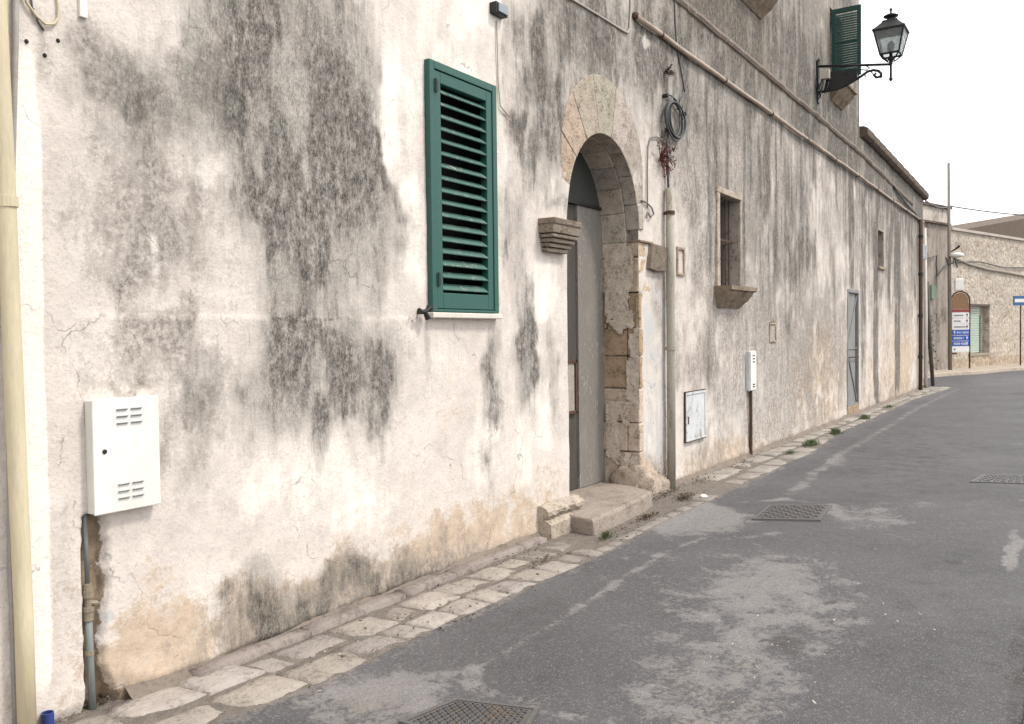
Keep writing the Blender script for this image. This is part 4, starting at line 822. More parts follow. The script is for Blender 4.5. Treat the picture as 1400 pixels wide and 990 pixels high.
rblob(0, 900, 730, 1220, 900, .42); rblob(0, 820, 850, 1130, 1030, .5); rblob(2, 850, 880, 1100, 1030, .5); rblob(0, 960, 760, 1120, 860, .42); rblob(0, 1120, 700, 1400, 760, .25); rblob(2, 380, 920, 640, 1010, .5); rblob(1, 1130, 760, 1420, 980, .36); rblob(1, 1110, 555, 1330, 680, .3); rblob(1, 620, 760, 830, 900, .25); rblob(0, 1020, 760, 1120, 830, .3); rblob(0, 1180, 645, 1260, 690, .25); rblob(0, 1370, 720, 1400, 785, .8)
rblob(0, 1330, 530, 1440, 600, .25); rblob(0, 1300, 508, 1440, 530, .4)
rblob(1, 1050, 868, 1100, 900, .75); rblob(1, 1060, 862, 1085, 872, .6); rblob(1, 1120, 818, 1150, 828, .7); rblob(1, 1288, 765, 1325, 774, 1.); rblob(1, 1350, 820, 1400, 830, .4)
rblob(1, 650, 740, 950, 960, .22); rblob(1, 1100, 560, 1330, 670, .3); rblob(1, 700, 900, 900, 960, .2); rblob(1, 1375, 535, 1440, 541, .8); stroke(1, [(1398, 850), (1388, 900), (1384, 1000)], .03, .7); stroke(1, [(640, 920), (650, 945), (690, 962), (830, 975)], .012, .8)
stroke(1, [(820, 713), (960, 700), (1010, 684)], .010, .6); stroke(1, [(1250, 640), (1330, 590), (1380, 560)], .03, .3); stroke(1, [(430, 945), (560, 882), (700, 826), (820, 771), (905, 719)], .010, .3)
for _ in range(46): x = random.uniform(1000, 1130); y = random.uniform(860, 950); rblob(1, x, y, x+random.uniform(3, 9), y+random.uniform(2, 4), random.uniform(.4, .9))
def axis(lo_, hi_, fn):
    r_ = [lo_]
    while r_[-1] < hi_: r_.append(r_[-1]+fn(r_[-1]))
    r_ = np.array(r_); return lo_+(r_-lo_)*(hi_-lo_)/(r_[-1]-lo_)
EDGE = -.64
def road_edge(x): return EDGE+.06*(fbm(x*1.1, x*0, 4, 3)-.5)+.10*(1-sst(2, 3.2, x))-.03*sst(4, 5.5, x)*(1-sst(6, 7, x))+.2*sst(11, 15, x)*(1-sst(22, 26.5, x))
def road():
    X = axis(-12, 75, lambda x: .6 if x < 1 or x > 30 else max(.022, .0045*(x+2)))
    Y = axis(0, 30, lambda y: .03 if y < 3.5 else .8)
    gx, gy = np.meshgrid(X, Y, indexing='ij'); gy = road_edge(gx)-gy
    n1, n2 = gx.shape; idx = np.arange(n1*n2).reshape(n1, n2); F_ = np.stack([idx[:-1, :-1], idx[:-1, 1:], idx[1:, 1:], idx[1:, :-1]], -1).reshape(-1, 4)
    V = np.stack([gx.ravel(), gy.ravel()], 1); k = len(V)
    X2 = axis(27.2, 75, lambda x: .5); Y2 = axis(0, 22, lambda y: .5); hx, hy = np.meshgrid(X2, Y2, indexing='ij'); hy = road_edge(hx)+hy
    n1, n2 = hx.shape; idx = np.arange(n1*n2).reshape(n1, n2)+k; F2 = np.stack([idx[:-1, :-1], idx[1:, :-1], idx[1:, 1:], idx[:-1, 1:]], -1).reshape(-1, 4)
    V = np.concatenate([V, np.stack([hx.ravel(), hy.ravel()], 1)]); F_ = np.concatenate([F_, F2]); x, y = V[:, 0], V[:, 1]
    wx = x+(fbm(x*4, y*4, 4, 5)-.5)*.22; wy = y+(fbm(x*4+9, y*4, 4, 15)-.5)*.16; ch = [x*0, x*0, x*0]
    for (c, g, w, v) in RS:
        if w is None:
            p = np.stack([wx, wy], 1)-g[0]; q = p@g[1].T; d = np.sqrt((q**2).sum(1)); val = v*(1-sst(.5, 1.25, d))
        else:
            d = np.full_like(x, 1e9); px_ = x+(wx-x)*min(1, w*8+.2); py_ = y+(wy-y)*min(1, w*8+.2)
            for p0, p1 in zip(g[:-1], g[1:]):
                ax, ay = p1[0]-p0[0], p1[1]-p0[1]; t = np.clip(((px_-p0[0])*ax+(py_-p0[1])*ay)/(ax*ax+ay*ay), 0, 1); d = np.minimum(d, np.hypot(px_-p0[0]-t*ax, py_-p0[1]-t*ay))
            val = v*(1-sst(w*.3, w*1.9, d))*(.35+.8*fbm(x*5, y*5, 3, 55))
        ch[c] = np.maximum(ch[c], val)+.4*np.minimum(ch[c], val)
    e = road_edge(x)-y; ch[2] += .55*(1-sst(0, .14, np.abs(e)))*(x < 27)
    ch[0] += .12*fbm(x*.6, y*2, 4, 7)
    z = (fbm(x*.9, y*.9, 3, 8)-.5)*.012+(fbm(x*8, y*8, 3, 18)-.5)*.003
    z = z+.016*(1-sst(.0, .16, e))*(x < 27.2)*(e > -.01); z = np.where(x > 28, z-.004, z)
    me = bpy.data.meshes.new("road"); co = np.stack([x, y, z], 1).astype(np.float32); me.vertices.add(len(co)); me.vertices.foreach_set("co", co.ravel())
    me.loops.add(F_.size); me.loops.foreach_set("vertex_index", F_.ravel().astype(np.int32)); me.polygons.add(len(F_)); me.polygons.foreach_set("loop_start", np.arange(0, F_.size, 4, dtype=np.int32))
    me.polygons.foreach_set("use_smooth", np.ones(len(F_), bool)); me.update()
    at = me.color_attributes.new("StainA", 'FLOAT_COLOR', 'POINT'); at.data.foreach_set("color", np.stack([*[np.clip(c, 0, 1) for c in ch], x*0+1], 1).astype(np.float32).ravel())
    me.materials.append(AS); o = bpy.data.objects.new("road", me); COL.objects.link(o); tag(o, kind="structure")
road()
# gutter paving in stone
b = MB(); n = 400; vs = []; fs = []
X = np.linspace(-8, 27.3, 900); E_ = road_edge(X)
NY = 14
for i, x in enumerate(X):
    for j in range(NY+1):
        t = j/NY; y = .05+(E_[i]-.01-.05)*t; vs.append((x, y, (.004+.016*float(fbm(np.array([x*9]), np.array([y*9]), 3, 4)[0]))))
for i in range(len(X)-1):
    for j in range(NY): fs.append((i*(NY+1)+j, i*(NY+1)+j+1, (i+1)*(NY+1)+j+1, (i+1)*(NY+1)+j))
b.add(vs, fs); o = b.build("gutter_bed", DIRT, smooth=True); tag(o, kind="structure")
b = MB()
def stone(x0, x1, ya, yb, h, c, j=.012):
    # subdivided slab with uneven worn top
    nx, ny = 5, 4; vs = []; sd = random.randint(0, 999); off = [random.uniform(-j, j) for _ in range(4)]; tl = random.uniform(-.006, .006)
    for i in range(nx+1):
        for k in range(ny+1):
            u, v = i/nx, k/ny; x = x0+(x1-x0)*u; y = ya+(yb-ya)*v
            x += (off[0]*(1-v)+off[1]*v)*(1-u)+(off[2]*(1-v)+off[3]*v)*u
            n_ = sc1(lambda p, q: fbm(p*7+sd, q*7, 3, 1), x, y); ed = min(u, 1-u)*nx*.5; ed = min(ed, min(v, 1-v)*ny*.5)
            rd = .010 if ed < .01 else 0
            if ed < .01: x += (n_-.5)*.03; y += (sc1(lambda p, q: fbm(p*7, q*7+sd, 3, 2), x, y)-.5)*.022
            vs.append((x, y, h-rd+(n_-.5)*.014+tl*(u-.5)))
    fs = [(i*(ny+1)+k, (i+1)*(ny+1)+k, (i+1)*(ny+1)+k+1, i*(ny+1)+k+1) for i in range(nx) for k in range(ny)]
    rim = [(i, 0) for i in range(nx)]+[(nx, k) for k in range(ny)]+[(i, ny) for i in range(nx, 0, -1)]+[(0, k) for k in range(ny, 0, -1)]
    base = len(vs)
    for (i, k) in rim: p = vs[i*(ny+1)+k]; vs.append((p[0], p[1], -.02))
    m_ = len(rim)
    for q in range(m_):
        a_ = rim[q]; c_ = rim[(q+1) % m_]; fs.append((a_[0]*(ny+1)+a_[1], base+q, base+(q+1) % m_, c_[0]*(ny+1)+c_[1]))
    b.add(vs, fs, c)
x = 2.62    # long low kerb stones hard against the wall
while x < 5.75:
    e = min(x+random.uniform(.5, .9), 5.8); stone(x, e-.006, -.03, -.125, .052, (.80, .74, .72), .006); x = e
for row in range(2):
    x = .6 if row else .75
    while x < 27.1:
        l = random.uniform(.17, .40) if x < 8 else random.uniform(.3, .7); e = x+l
        ed = float(road_edge(np.array([x+l/2]))[0]); y0 = -.135 if 2.6 < x < 5.7 else -.035
        if 5.7 <= x < 7.9: y0 = -.40
        ym = y0+(ed-y0)*(.5+random.uniform(-.05, .05)); ya, yb = (y0, ym) if row == 0 else (ym-.012, ed+.012)
        skip = (5.7 < x < 8.6 and row == 0) or (random.random() < .05 and x > 8)
        k = random.uniform(.82, 1.12) if x < 6 else random.uniform(.78, 1.02); c = (k*1.03, k*.99, k*(.95+random.uniform(-.03, .04)))
        if 5.2 < x < 8.6: c = (.78, .76, .73)
        if x > 9: k = random.uniform(.8, 1.1); c = (k, k*.99, k*.95)
        if not skip: stone(x+.001, e-.003, ya, yb, .022+random.uniform(-.008, .006), c, .02)
        x = e
o = b.build("pavement", PAVE, smooth=True); tag(o, kind="structure")
# low rounded mortar fillet where wall meets paving
b = MB(); vs = []; fs = []; X = np.linspace(2.3, 26.5, 700)
for i, x in enumerate(X):
    w = .05+.05*float(fbm(np.array([x*2]), np.array([0.]), 4, 6)[0]); hgt = .03+.06*float(fbm(np.array([x*2.6]), np.array([3.]), 4, 16)[0])
    if 6.3 < x < 7.8: hgt = .0
    for k, (y, z) in enumerate(((.03, hgt+.02), (-.015, hgt), (-w*.6, hgt*.5), (-w, .015), (-w-.03, .0))): vs.append((x, y+random.uniform(-.004, .004), z+random.uniform(-.004, .004)))
for i in range(len(X)-1):
    for k in range(4): fs.append((i*5+k, (i+1)*5+k, (i+1)*5+k+1, i*5+k+1))
b.add(vs, fs, (.62, .56, .5)); o = b.build("pavement_edge", PAVE, smooth=True); tag(o, kind="structure")
# worn stone strip on the near right edge of the road
b2 = b; b = MB(); x = 1.0
while x < 5.1: stone(x, x+.44, -3.36-.02*(x < 4.4), -3.75, .04, (1.15, 1.12, 1.05)); x += .46
tag(b.build("kerb", PAVE, smooth=True), kind="structure")

# manholes and gratings
def cover(px, label, name, pat, mat, conc=True):
    P = [G(*p) for p in px]; c = np.mean(P, 0); r_ = empty(name, (c[0], c[1], 0), label, "manhole cover", "iron covers in the road")
    P3 = [np.array([p[0], p[1], .0]) for p in P]; b = MB()
    ins = lambda k, z: [(*(c+(np.array(p)-c)*k), z) for p in P]
    o_, i_ = ins(1., .014), ins(.90, .014); b.add(o_+i_+ins(1., -.03)+ins(.9, -.03), [(0, 1, 5, 4), (1, 2, 6, 5), (2, 3, 7, 6), (3, 0, 4, 7), (0, 8, 9, 1), (1, 9, 10, 2), (2, 10, 11, 3), (3, 11, 8, 0), (4, 5, 13, 12), (5, 6, 14, 13), (6, 7, 15, 14), (7, 4, 12, 15)]); b.build("rim", mat, r_)
    b = MB(); b.add(ins(.885, .011)+ins(.885, -.03), [(0, 1, 2, 3), (0, 4, 5, 1), (1, 5, 6, 2), (2, 6, 7, 3), (3, 7, 4, 0)]); pl = b.build("plate", mat, r_)
    b = MB(); q = [np.array(a) for a in ins(.84, .011)]; n_ = pat
    for i in range(n_):
        for j in range(n_):
            u, v = (i+.5)/n_, (j+.5)/n_; p = (q[0]*(1-u)+q[1]*u)*(1-v)+(q[3]*(1-u)+q[2]*u)*v; e1 = (q[1]-q[0]); e1 /= np.linalg.norm(e1); e2 = np.cross((0, 0, 1), e1); s_ = .34*np.linalg.norm(q[1]-q[0])/n_
            if (i+j) % 2: e1, e2 = e2, e1
            b.obox(p+np.array([0, 0, .003]), e1, e2, (0, 0, 1), s_*1.25, s_*.42, .004)
    b.build("tread_pattern", mat, pl); return r_
CAST = simple("worn_cast_iron", (.15, .145, .145), (.075, .072, .07), 12, .5, .25, bump=.002, spots=(.2, .15, .11))
cover([(545, 990), (622, 958), (738, 972), (700, 1035)], "large patterned iron manhole cover at the bottom edge of the photograph", "manhole_cover", 15, CAST)
cover([(1028, 711), (1052, 692), (1138, 692), (1122, 713)], "dark square drain grating in pale concrete beside the gutter", "drain_cover", 9, CAST)
cover([(1326, 660), (1345, 650), (1420, 652), (1425, 663)], "worn iron cover in the middle of the road near the right edge", "manhole_cover", 8, simple("worn_pale_iron", (.15, .145, .14), (.10, .096, .094), 12, .6, .1, bump=.002))

# grass tufts, litter
def tuft(px, py, wdt, hgt, n, label):
    x, y = G(px, py, .03); b = MB()
    for i in range(n):
        a = random.uniform(0, 6.28); r_ = abs(random.gauss(0, .45)); bx = x+wdt*r_*math.cos(a); by = y+.35*wdt*r_*math.sin(a); h = hgt*random.uniform(.4, 1.1); dx, dy = random.uniform(-1, 1)*h*.7, random.uniform(-1, 1)*h*.7; w_ = random.uniform(.0025, .005)
        ca = random.uniform(0, 3.14); ux, uy = w_*math.cos(ca), w_*math.sin(ca)
        b.add([(bx-ux, by-uy, .01), (bx+ux, by+uy, .01), (bx+dx*.4+ux*.7, by+dy*.4+uy*.7, h*.65), (bx+dx*.4-ux*.7, by+dy*.4-uy*.7, h*.65), (bx+dx, by+dy, h*.95)], [(0, 1, 2, 3), (3, 2, 4)])
    o = b.build("grass_tuft", LEAF, None, at=(x, y, 0)); tag(o, label, "grass", "grass tufts along the gutter")
tuft(828, 733, .09, .08, 160, "small grass tuft at the road edge in front of the doorstep")
tuft(1108, 607, .30, .10, 520, "second and widest grass tuft beyond the narrow meter box conduit"); tuft(1080, 620, .22, .07, 240, "thin grass tuft nearest the narrow meter box conduit")
tuft(1142, 592, .26, .12, 380, "grass tuft at the outer gutter edge before the grey metal door"); tuft(1182, 572, .28, .11, 300, "grass tuft just past the grey metal door"); tuft(1215, 556, .3, .08, 200, "faint grass tuft between the metal door and the far corner"); tuft(1262, 530, .3, .12, 240, "grass tuft at the far corner of the low house"); tuft(598, 797, .02, .03, 14, "tiny green weed at the wall foot between meter box and doorstep")
b = MB()
for (px, py, sx, sy, n) in ((936, 684, .22, .06, 240), (885, 711, .22, .03, 130), (845, 735, .35, .10, 60), (700, 770, .5, .1, 50), (745, 770, .2, .05, 60), (130, 965, .12, .05, 140), (960, 660, .4, .1, 90), (1010, 640, .5, .1, 80), (600, 850, 1.2, .2, 60), (910, 680, .4, .06, 160), (1080, 600, 1.2, .12, 120)):
    x, y = G(px, py)
    for i in range(n):
        c = Vector((x+random.gauss(0, sx*.5), y+random.gauss(0, sy*.6), random.uniform(.02, .05))); l = random.uniform(.006, .018)
        d = [Vector([random.uniform(-l, l), random.uniform(-l, l), random.uniform(-l*.5, l*.6)]) for _ in range(4)]; b.add([c+k for k in d], [(0, 1, 2), (0, 2, 3), (0, 3, 1), (1, 3, 2)])
o = b.build("debris", DRY); tag(o, "scattered dry leaves and crumbs of plaster along the gutter", "debris", kind="stuff")
b = MB()
for (px, py, sx, sy, n) in ((870, 690, .5, .1, 90), (960, 655, .5, .12, 120), (150, 955, .2, .06, 60), (700, 780, 1., .25, 70), (1030, 625, .8, .1, 100), (500, 880, .8, .2, 60), (1100, 870, 1.2, .5, 90)):
    x, y = G(px, py)
    for i in range(n):
        c = Vector((x+random.gauss(0, sx*.5), y+random.gauss(0, sy*.6), random.uniform(.012, .03))); l = random.uniform(.004, .014)
        d = [Vector([random.uniform(-l, l), random.uniform(-l, l), random.uniform(-l*.5, l*.8)]) for _ in range(4)]; b.add([c+k for k in d], [(0, 1, 2), (0, 2, 3), (0, 3, 1), (1, 3, 2)])
o = b.build("gravel", STONE); tag(o, "pale plaster crumbs and grit scattered on gutter and road", "gravel", kind="stuff")
x, y = G(962, 683); lump("crumpled_paper", WHITEP, None, (x, y, .03), (.05, .035, .02), 7, at=(x, y, 0)); tag(bpy.data.objects["crumpled_paper"], "small crumpled white paper beside the litter right of the downpipe", "litter")

# ------------------------------------------------------------------ far side of the crossing
O = np.array([35.76, 1.22]); TD = np.array([.9545, -.298]); TD /= np.linalg.norm(TD); ND = np.array([-.298, -.9545]); ND = np.array([TD[1], -TD[0]])
def FP(px, py, off=0.):      # pixel -> (u, z) on the far facade plane shifted by off towards us
    d = ray(px, py); o_ = O+ND*off; t = ((o_-CAM[:2])@ND)/(d[:2]@ND); q = CAM+t*d; return (q[:2]-o_)@TD, q[2]
def F3(u, off, z): p = O+TD*u+ND*off; return (p[0], p[1], z)
def fbox(b, u0, u1, o0, o1, z0, z1, col=None):
    vs = [F3(u, o_, z) for z in (z0, z1) for o_ in (o0, o1) for u in (u0, u1)]; b.add(vs, [(0, 2, 3, 1), (4, 5, 7, 6), (0, 1, 5, 4), (2, 6, 7, 3), (0, 4, 6, 2), (1, 3, 7, 5)], col)
uL = FP(1299, 400)[0]; w0, wz1 = FP(1325, 418); w1, _ = FP(1353, 418); wz0 = FP(1340, 483)[1]; zt0 = FP(1303, 315)[1]
stone_h = empty("stone_house", tuple(F3(5, 0, 0)), "low rubble-walled house across the road end with green shuttered window", "house")
b = MB(); UR = 22
for (a_, c_, z_, t_) in ((uL, w0, 0, zt0), (w0, w1, 0, wz0), (w0, w1, wz1, zt0), (w1, UR, 0, zt0)):
    fbox(b, a_, c_, 0, -.3, z_, t_)
b.build("wall", FARW, stone_h)
b = MB(); fbox(b, uL, UR, .012, -.002, 0.0, .5, (.86, .80, .72)); b.build("plinth", FARW, stone_h)
b = MB(); fbox(b, uL, UR, .08, -.4, zt0, zt0+.10, (1, 1, 1)); b.build("coping", simple("pale_coping", (.5, .45, .4), (.33, .29, .25), 3, .9), stone_h)
b = MB(); fbox(b, uL, UR, -.31, -6, zt0-.6, zt0-.2); b.build("roof", COPE, stone_h)
wn = empty("window", (0, 0, 0)); wn.parent = stone_h; wn.location = Vector(F3(w0, 0, wz0))-wloc(stone_h)
b = MB(); zz = wz0+.03; um = w0+(w1-w0)*.72
while zz < wz1: fbox(b, w0+.02, um, -.18, -.21, zz, zz+.085); zz += .10
b.build("roller_slats", SLATW, wn)
b = MB(); fbox(b, um, um+.06, -.15, -.24, wz0, wz1*.86); b.build("frame", SLATG, wn)
b = MB(); fbox(b, um+.06, w1+.05, -.24, -.28, wz0-.05, wz1+.05); fbox(b, w0-.05, um+.06, -.25, -.28, wz0-.05, wz1+.05); b.build("backing", REV, wn)
b = MB(); fbox(b, w0-.05, w1+.08, .05, -.2, wz0-.09, wz0-.002, (.8, .75, .7)); b.build("sill", STONE, wn)
b = MB(); fbox(b, w0-.02, w1+.03, .02, -.2, wz1+.002, wz1+.08); b.build("lintel", WOOD, wn)
# pipe on its wall
r = empty("wall_pipe", F3(8, 0, 3), "rusty pipe with cables running along the stone house wall across the road end", "pipe")
b = MB(); pts = [FP(x, y, .05) for x, y in ((1304, 352), (1325, 361), (1350, 368), (1375, 372), (1400, 377), (1450, 385))]; b.tube([F3(u, .05, z) for u, z in pts], .05, 6); b.build("pipe", OLIVEP, r)
b = MB(); pts = [FP(x, y, .07) for x, y in ((1306, 358), (1340, 358), (1372, 366), (1400, 366), (1450, 371))]; b.tube([F3(u, .07, z) for u, z in pts], .025, 5); b.build("cable", CABLE, r)
# grey corner house on the left of it
c0 = FP(1256, 400, .25)[0]-2.2; c1 = FP(1296, 400, .25)[0]; zt = FP(1296, 283, .25)[1]; zl_ = FP(1290, 308, .25)[1]
gh = empty("grey_house", tuple(F3(-2, 0, 0)), "narrow grey stained house between the low house corner and the stone house", "house")
b = MB(); fbox(b, c0-4, c1, .25, -5, 0, zl_); b.build("wall", FARP, gh); b = MB(); fbox(b, c0-4, c1+.02, .27, -5, zl_+.07, zt-.1, (1.7, 1.75, 1.8)); b.build("parapet", FARP, gh)
b = MB(); fbox(b, c0-4, c1+.05, .36, -5.1, zl_, zl_+.07); fbox(b, c0-4, c1+.1, .36, -5.1, zt-.1, zt); b.build("ledge", COPE, gh)
u_ = FP(1294, 400, .3)[0]; b = MB(); fbox(b, c1+.005, c1+.25, .12, -.2, 0, FP(1300, 314)[1], (.85, .85, .85)); b.build("pilaster", FARP, gh)
b = MB(); q = FP(1271, 390, .32); fbox(b, q[0]-.0, q[0]+.38, .40, .251, q[1]-.5, q[1], (1, 1, 1)); b.build("green_box", simple("faded_green_box", (.2, .25, .19), (.13, .17, .13), 6, .7), gh)
b = MB(); b.tube([F3(FP(x, y, .33)[0], .33, FP(x, y, .33)[1]) for x, y in ((1262, 352), (1272, 353), (1281, 349), (1280, 362), (1281, 378), (1290, 365), (1297, 361), (1302, 360))], .022, 6); b.build("cable", CABLE, gh)
# darker building rising behind
bh = empty("background_house", tuple(F3(12, -8, 0)), "dark stained wall with slanting top rising behind the stone house", "house")
p0 = FP(1300, 317, -7); p1 = FP(1400, 299, -7); p2 = FP(1520, 278, -7)
b = MB(); vs = []
for o_ in (-7, -12): vs += [F3(p0[0], o_, 0), F3(p2[0], o_, 0), F3(p2[0], o_, p2[1]), F3(p1[0], o_, p1[1]), F3(p0[0], o_, p0[1])]
b.add(vs, [(0, 1, 2, 3, 4), (9, 8, 7, 6, 5)]+[(i, 5+i, 5+(i+1) % 5, (i+1) % 5) for i in range(5)], (.5, .46, .42)); b.build("wall", COPE, bh)
# sidewalk across
b = MB(); n_ = 60; vs = []; fs = []
for i in range(n_+1):
    u = -9+34*i/n_; k = 1.5+.12*math.sin(u*1.3)+.03*u; vs += [F3(u, -.1, .13), F3(u, k-.12, .12), F3(u, k, .09), F3(u, k+.02, -.02)]
for i in range(n_):
    for j in range(3): fs.append((i*4+j, (i+1)*4+j, (i+1)*4+j+1, i*4+j+1))
b.add(vs, fs, (1.25, 1.15, 1.02)); tag(b.build("far_pavement", PAVE, smooth=False), kind="structure")

# utility pole
bx, by = G(1299, 510.5); top = XS(1297, 223, bx); 
pole = empty("utility_pole", (bx, by, 0), "tall slim weathered utility pole with cable and small white lamp before the stone house", "utility pole")
b = MB(); b.tube([(bx, by, 0), (bx, (by+top[0])/2, top[1]/2), (bx, top[0], top[1])], [.072, .068, .05], 10); b.build("pole", CONC, pole, smooth=True)
def PX(x, y, d=0.): q = XS(x, y, bx-d); return (bx-d, q[0], q[1])
b = MB(); c = PX(1308, 349, .15); b.lathe(c, [(.02, -.10), (.2, -.07), (.25, .0), (.2, .06), (.06, .10)], 14); b.build("lamp_head", WHITEP, pole, smooth=True)
b = MB(); b.tube([PX(1300, 344), PX(1306, 341, .1), PX(1312, 336, .1)], [.02, .03, .05], 6); b.build("bracket", IRON, pole)
b = MB(); c = PX(1311, 389, .15); b.obox(c, R0, f0, (0, 0, 1), .16, .05, .22); b.build("white_panel", WHITEP, pole, .03)
b = MB(); b.tube([PX(*q, .1) for q in ((1293, 352), (1296, 362), (1303, 360), (1305, 352), (1309, 366))], .03, 6); b.build("cable_tangle", CABLE, pole)
r = empty("overhead_cable", PX(1299, 283), "overhead cable stretched from the utility pole towards the right edge", "cable")
b = MB(); a_ = Vector(PX(1299, 282)); e_ = Vector((49, -14, 8.2)); q = G(1400, 291, 0)
d = ray(1400, 291); e_ = Vector(CAM+d*36.5); e2 = a_+(e_-a_)*1.6; b.tube([a_+(e2-a_)*t-Vector((0, 0, .10*math.sin(math.pi*t))) for t in [i/12 for i in range(13)]], .025, 5); b.build("cable", CABLE, r)
r = empty("overhead_cable", (LS, 0, 5.3), "short sagging cable between the low house roof end and the utility pole", "cable")
b = MB(); a_ = Vector((LS+.05, -.05, 5.18)); b.tube([a_+(Vector(PX(1299, 282))-a_)*t-Vector((0, 0, .12*math.sin(math.pi*t))) for t in [i/10 for i in range(11)]], .02, 5); b.build("cable", CABLE, r)
# direction sign board
sx, sy = G(1300, 508.5); A3 = np.array([sx, sy, 0]); dep = (A3-CAM)@FW; wpx = dep/f
dirv = R0*1.0; 
sb = empty("direction_sign", (sx, sy, 0), "arched frame sign board with white and blue direction panels before the stone house", "sign")
Wd = 25.5*wpx; zTop = 1.6+(451-398)*wpx; zs = zTop-Wd/2
def SP(u, z, o_=0.): p = A3+dirv*u-f0*o_; return (p[0], p[1], z)
b = MB(); b.tube([SP(0, 0), SP(0, zs)]+[SP(Wd/2-Wd/2*math.cos(a), zs+Wd/2*math.sin(a)) for a in [math.pi*i/14 for i in range(1, 14)]]+[SP(Wd, zs), SP(Wd, 0)], .030, 8); b.build("post_frame", RUST, sb, smooth=True)
rows_ = [(423, 427, REDSIGN), (427.8, 434.6, WSIGN), (435.6, 442.5, WSIGN), (443.5, 450.4, WSIGN), (451, 458, BLUESIGN), (458.8, 465.8, BLUESIGN), (466.6, 473, BLUESIGN), (473.8, 481, WSIGN)]
zy = lambda y: 1.6+(451.6-y)*wpx
for i, (ya, yb, mt) in enumerate(rows_):
    b = MB(); b.obox(SP(Wd/2, (zy(ya)+zy(yb))/2, .02), R0, f0, (0, 0, 1), Wd/2-.03, .012, (zy(ya)-zy(yb))/2); pn = b.build("sign_panel", mt, sb)
    if i == 0: continue
    mk = BLACKM if mt is WSIGN else WSIGN; b = MB(); zc = (zy(ya)+zy(yb))/2; u = .10 if i != 4 else .22
    if i == 7: b.obox(SP(.13, zc, .036), R0, f0, (0, 0, 1), .03, .002, .03); b.build("emblem", SLATG, pn); continue
    end = {1: .46, 2: .34, 3: .56, 4: .66, 5: .46, 6: .56}[i]; hgt = .028 if mt is WSIGN else .042
    while u < end:
        wl = random.uniform(.010, .016); b.obox(SP(u, zc, .036), R0, f0, (0, 0, 1), wl*.45, .002, hgt)
        if random.random() < .6: b.obox(SP(u+wl*.9, zc+random.choice((-1, 0, 1))*hgt*.8, .036), R0, f0, (0, 0, 1), wl*.5, .002, hgt*.22)
        u += wl*2.1+(.03 if random.random() < .08 else 0)
    b.build("lettering", mk, pn)
    b = MB(); ua = .12 if i == 4 else Wd-.12; b.obox(SP(ua, zc-.01, .036), R0, f0, (0, 0, 1), .014, .002, .045); b.add([SP(ua-.045, zc+.01, .038), SP(ua+.045, zc+.01, .038), SP(ua, zc+.075, .038), SP(ua-.045, zc+.01, .033), SP(ua+.045, zc+.01, .033), SP(ua, zc+.075, .033)], [(0, 1, 2), (5, 4, 3), (0, 3, 4, 1), (1, 4, 5, 2), (2, 5, 3, 0)]); b.build("arrow", mk, pn)
b = MB(); b.obox(SP(.10, zy(483.5), .02), R0, f0, (0, 0, 1), .09, .02, .03); b.build("bracket", RUST, sb)
b = MB(); b.add([SP(.04, zy(422.6), .012)]+[SP(Wd/2-(Wd/2-.05)*math.cos(a), zs+(Wd/2-.05)*math.sin(a), .012) for a in [math.pi*i/12 for i in range(13)]]+[SP(Wd-.04, zy(422.6), .012)]+[SP(.04, zy(422.6), -.012)]+[SP(Wd/2-(Wd/2-.05)*math.cos(a), zs+(Wd/2-.05)*math.sin(a), -.012) for a in [math.pi*i/12 for i in range(13)]]+[SP(Wd-.04, zy(422.6), -.012)], [tuple(range(15)), tuple(range(29, 14, -1))]+[(i, i+15, (i+1) % 15+15, (i+1) % 15) for i in range(15)]); b.build("crest_panel", simple("brown_crest_panel", (.30, .17, .09), (.19, .11, .06), 8, .6), sb)
# blue arrow sign at right
sx2, sy2 = G(1395, 503.5); A4 = np.array([sx2, sy2, 0]); dp = (A4-CAM)@FW; k2 = dp/f
s2 = empty("road_sign", (sx2, sy2, 0), "blue and white horizontal road sign on a thin rusty post at the right edge", "sign")
b = MB(); b.tube([(sx2, sy2, 0), (sx2, sy2, 1.6+(450.5-409)*k2)], .028, 8); b.build("post", RUST, s2, smooth=True)
zc = 1.6+(450.5-411)*k2; hh = 6.5*k2
def S4(u, z, o_=0.): p = A4+R0*u-f0*o_; return (p[0], p[1], z)
b = MB(); b.obox(S4(.35, zc, .05), R0, f0, (0, 0, 1), .70, .012, hh); pl = b.build("sign_panel", simple("blue_sign_enamel", (.06, .16, .34), (.05, .13, .28), 4, .4), s2)
b = MB(); b.obox(S4(.36, zc, .066), R0, f0, (0, 0, 1), .64, .002, hh*.36); b.build("white_band", WSIGN, pl)
# corner pipes & pole
r = empty("downpipe", (26.4, -.08, 0), "dark rusty downpipe at the very end of the low house wall", "downpipe", "downpipes on the wall")
sE = W(1258.5, 500, -.08)[0]; b = MB(); b.tube([(sE, -.08, 0), (sE, -.08, 2.2), (sE, -.08, 4.55)], .055, 10); b.build("pipe", RUST, r, smooth=True)
for z in (.9, 2.0, 3.1, 4.1): b = MB(); b.tube([(sE, -.08, z-.04), (sE, -.08, z+.04)], .066, 10); b.build("clamp", IRON, r)
r = empty("downpipe", (27, -.15, 0), "pale plastic downpipe just beyond the dark one at the house corner", "downpipe", "downpipes on the wall")
b = MB(); p0 = XS(1265.5, 520, 26.75); p1 = XS(1264, 312, 26.75); b.tube([(26.75, p0[0], 0), (26.75, p0[0], 2), (26.75, p1[0], p1[1])], .05, 10); b.build("pipe", simple("pale_plastic", (.62, .58, .54), (.45, .41, .37), 6, .6), r, smooth=True)
r = empty("junction_box", (26.3, -.1, 3.6), "white junction box with dark cables on the far corner of the low house", "junction box")
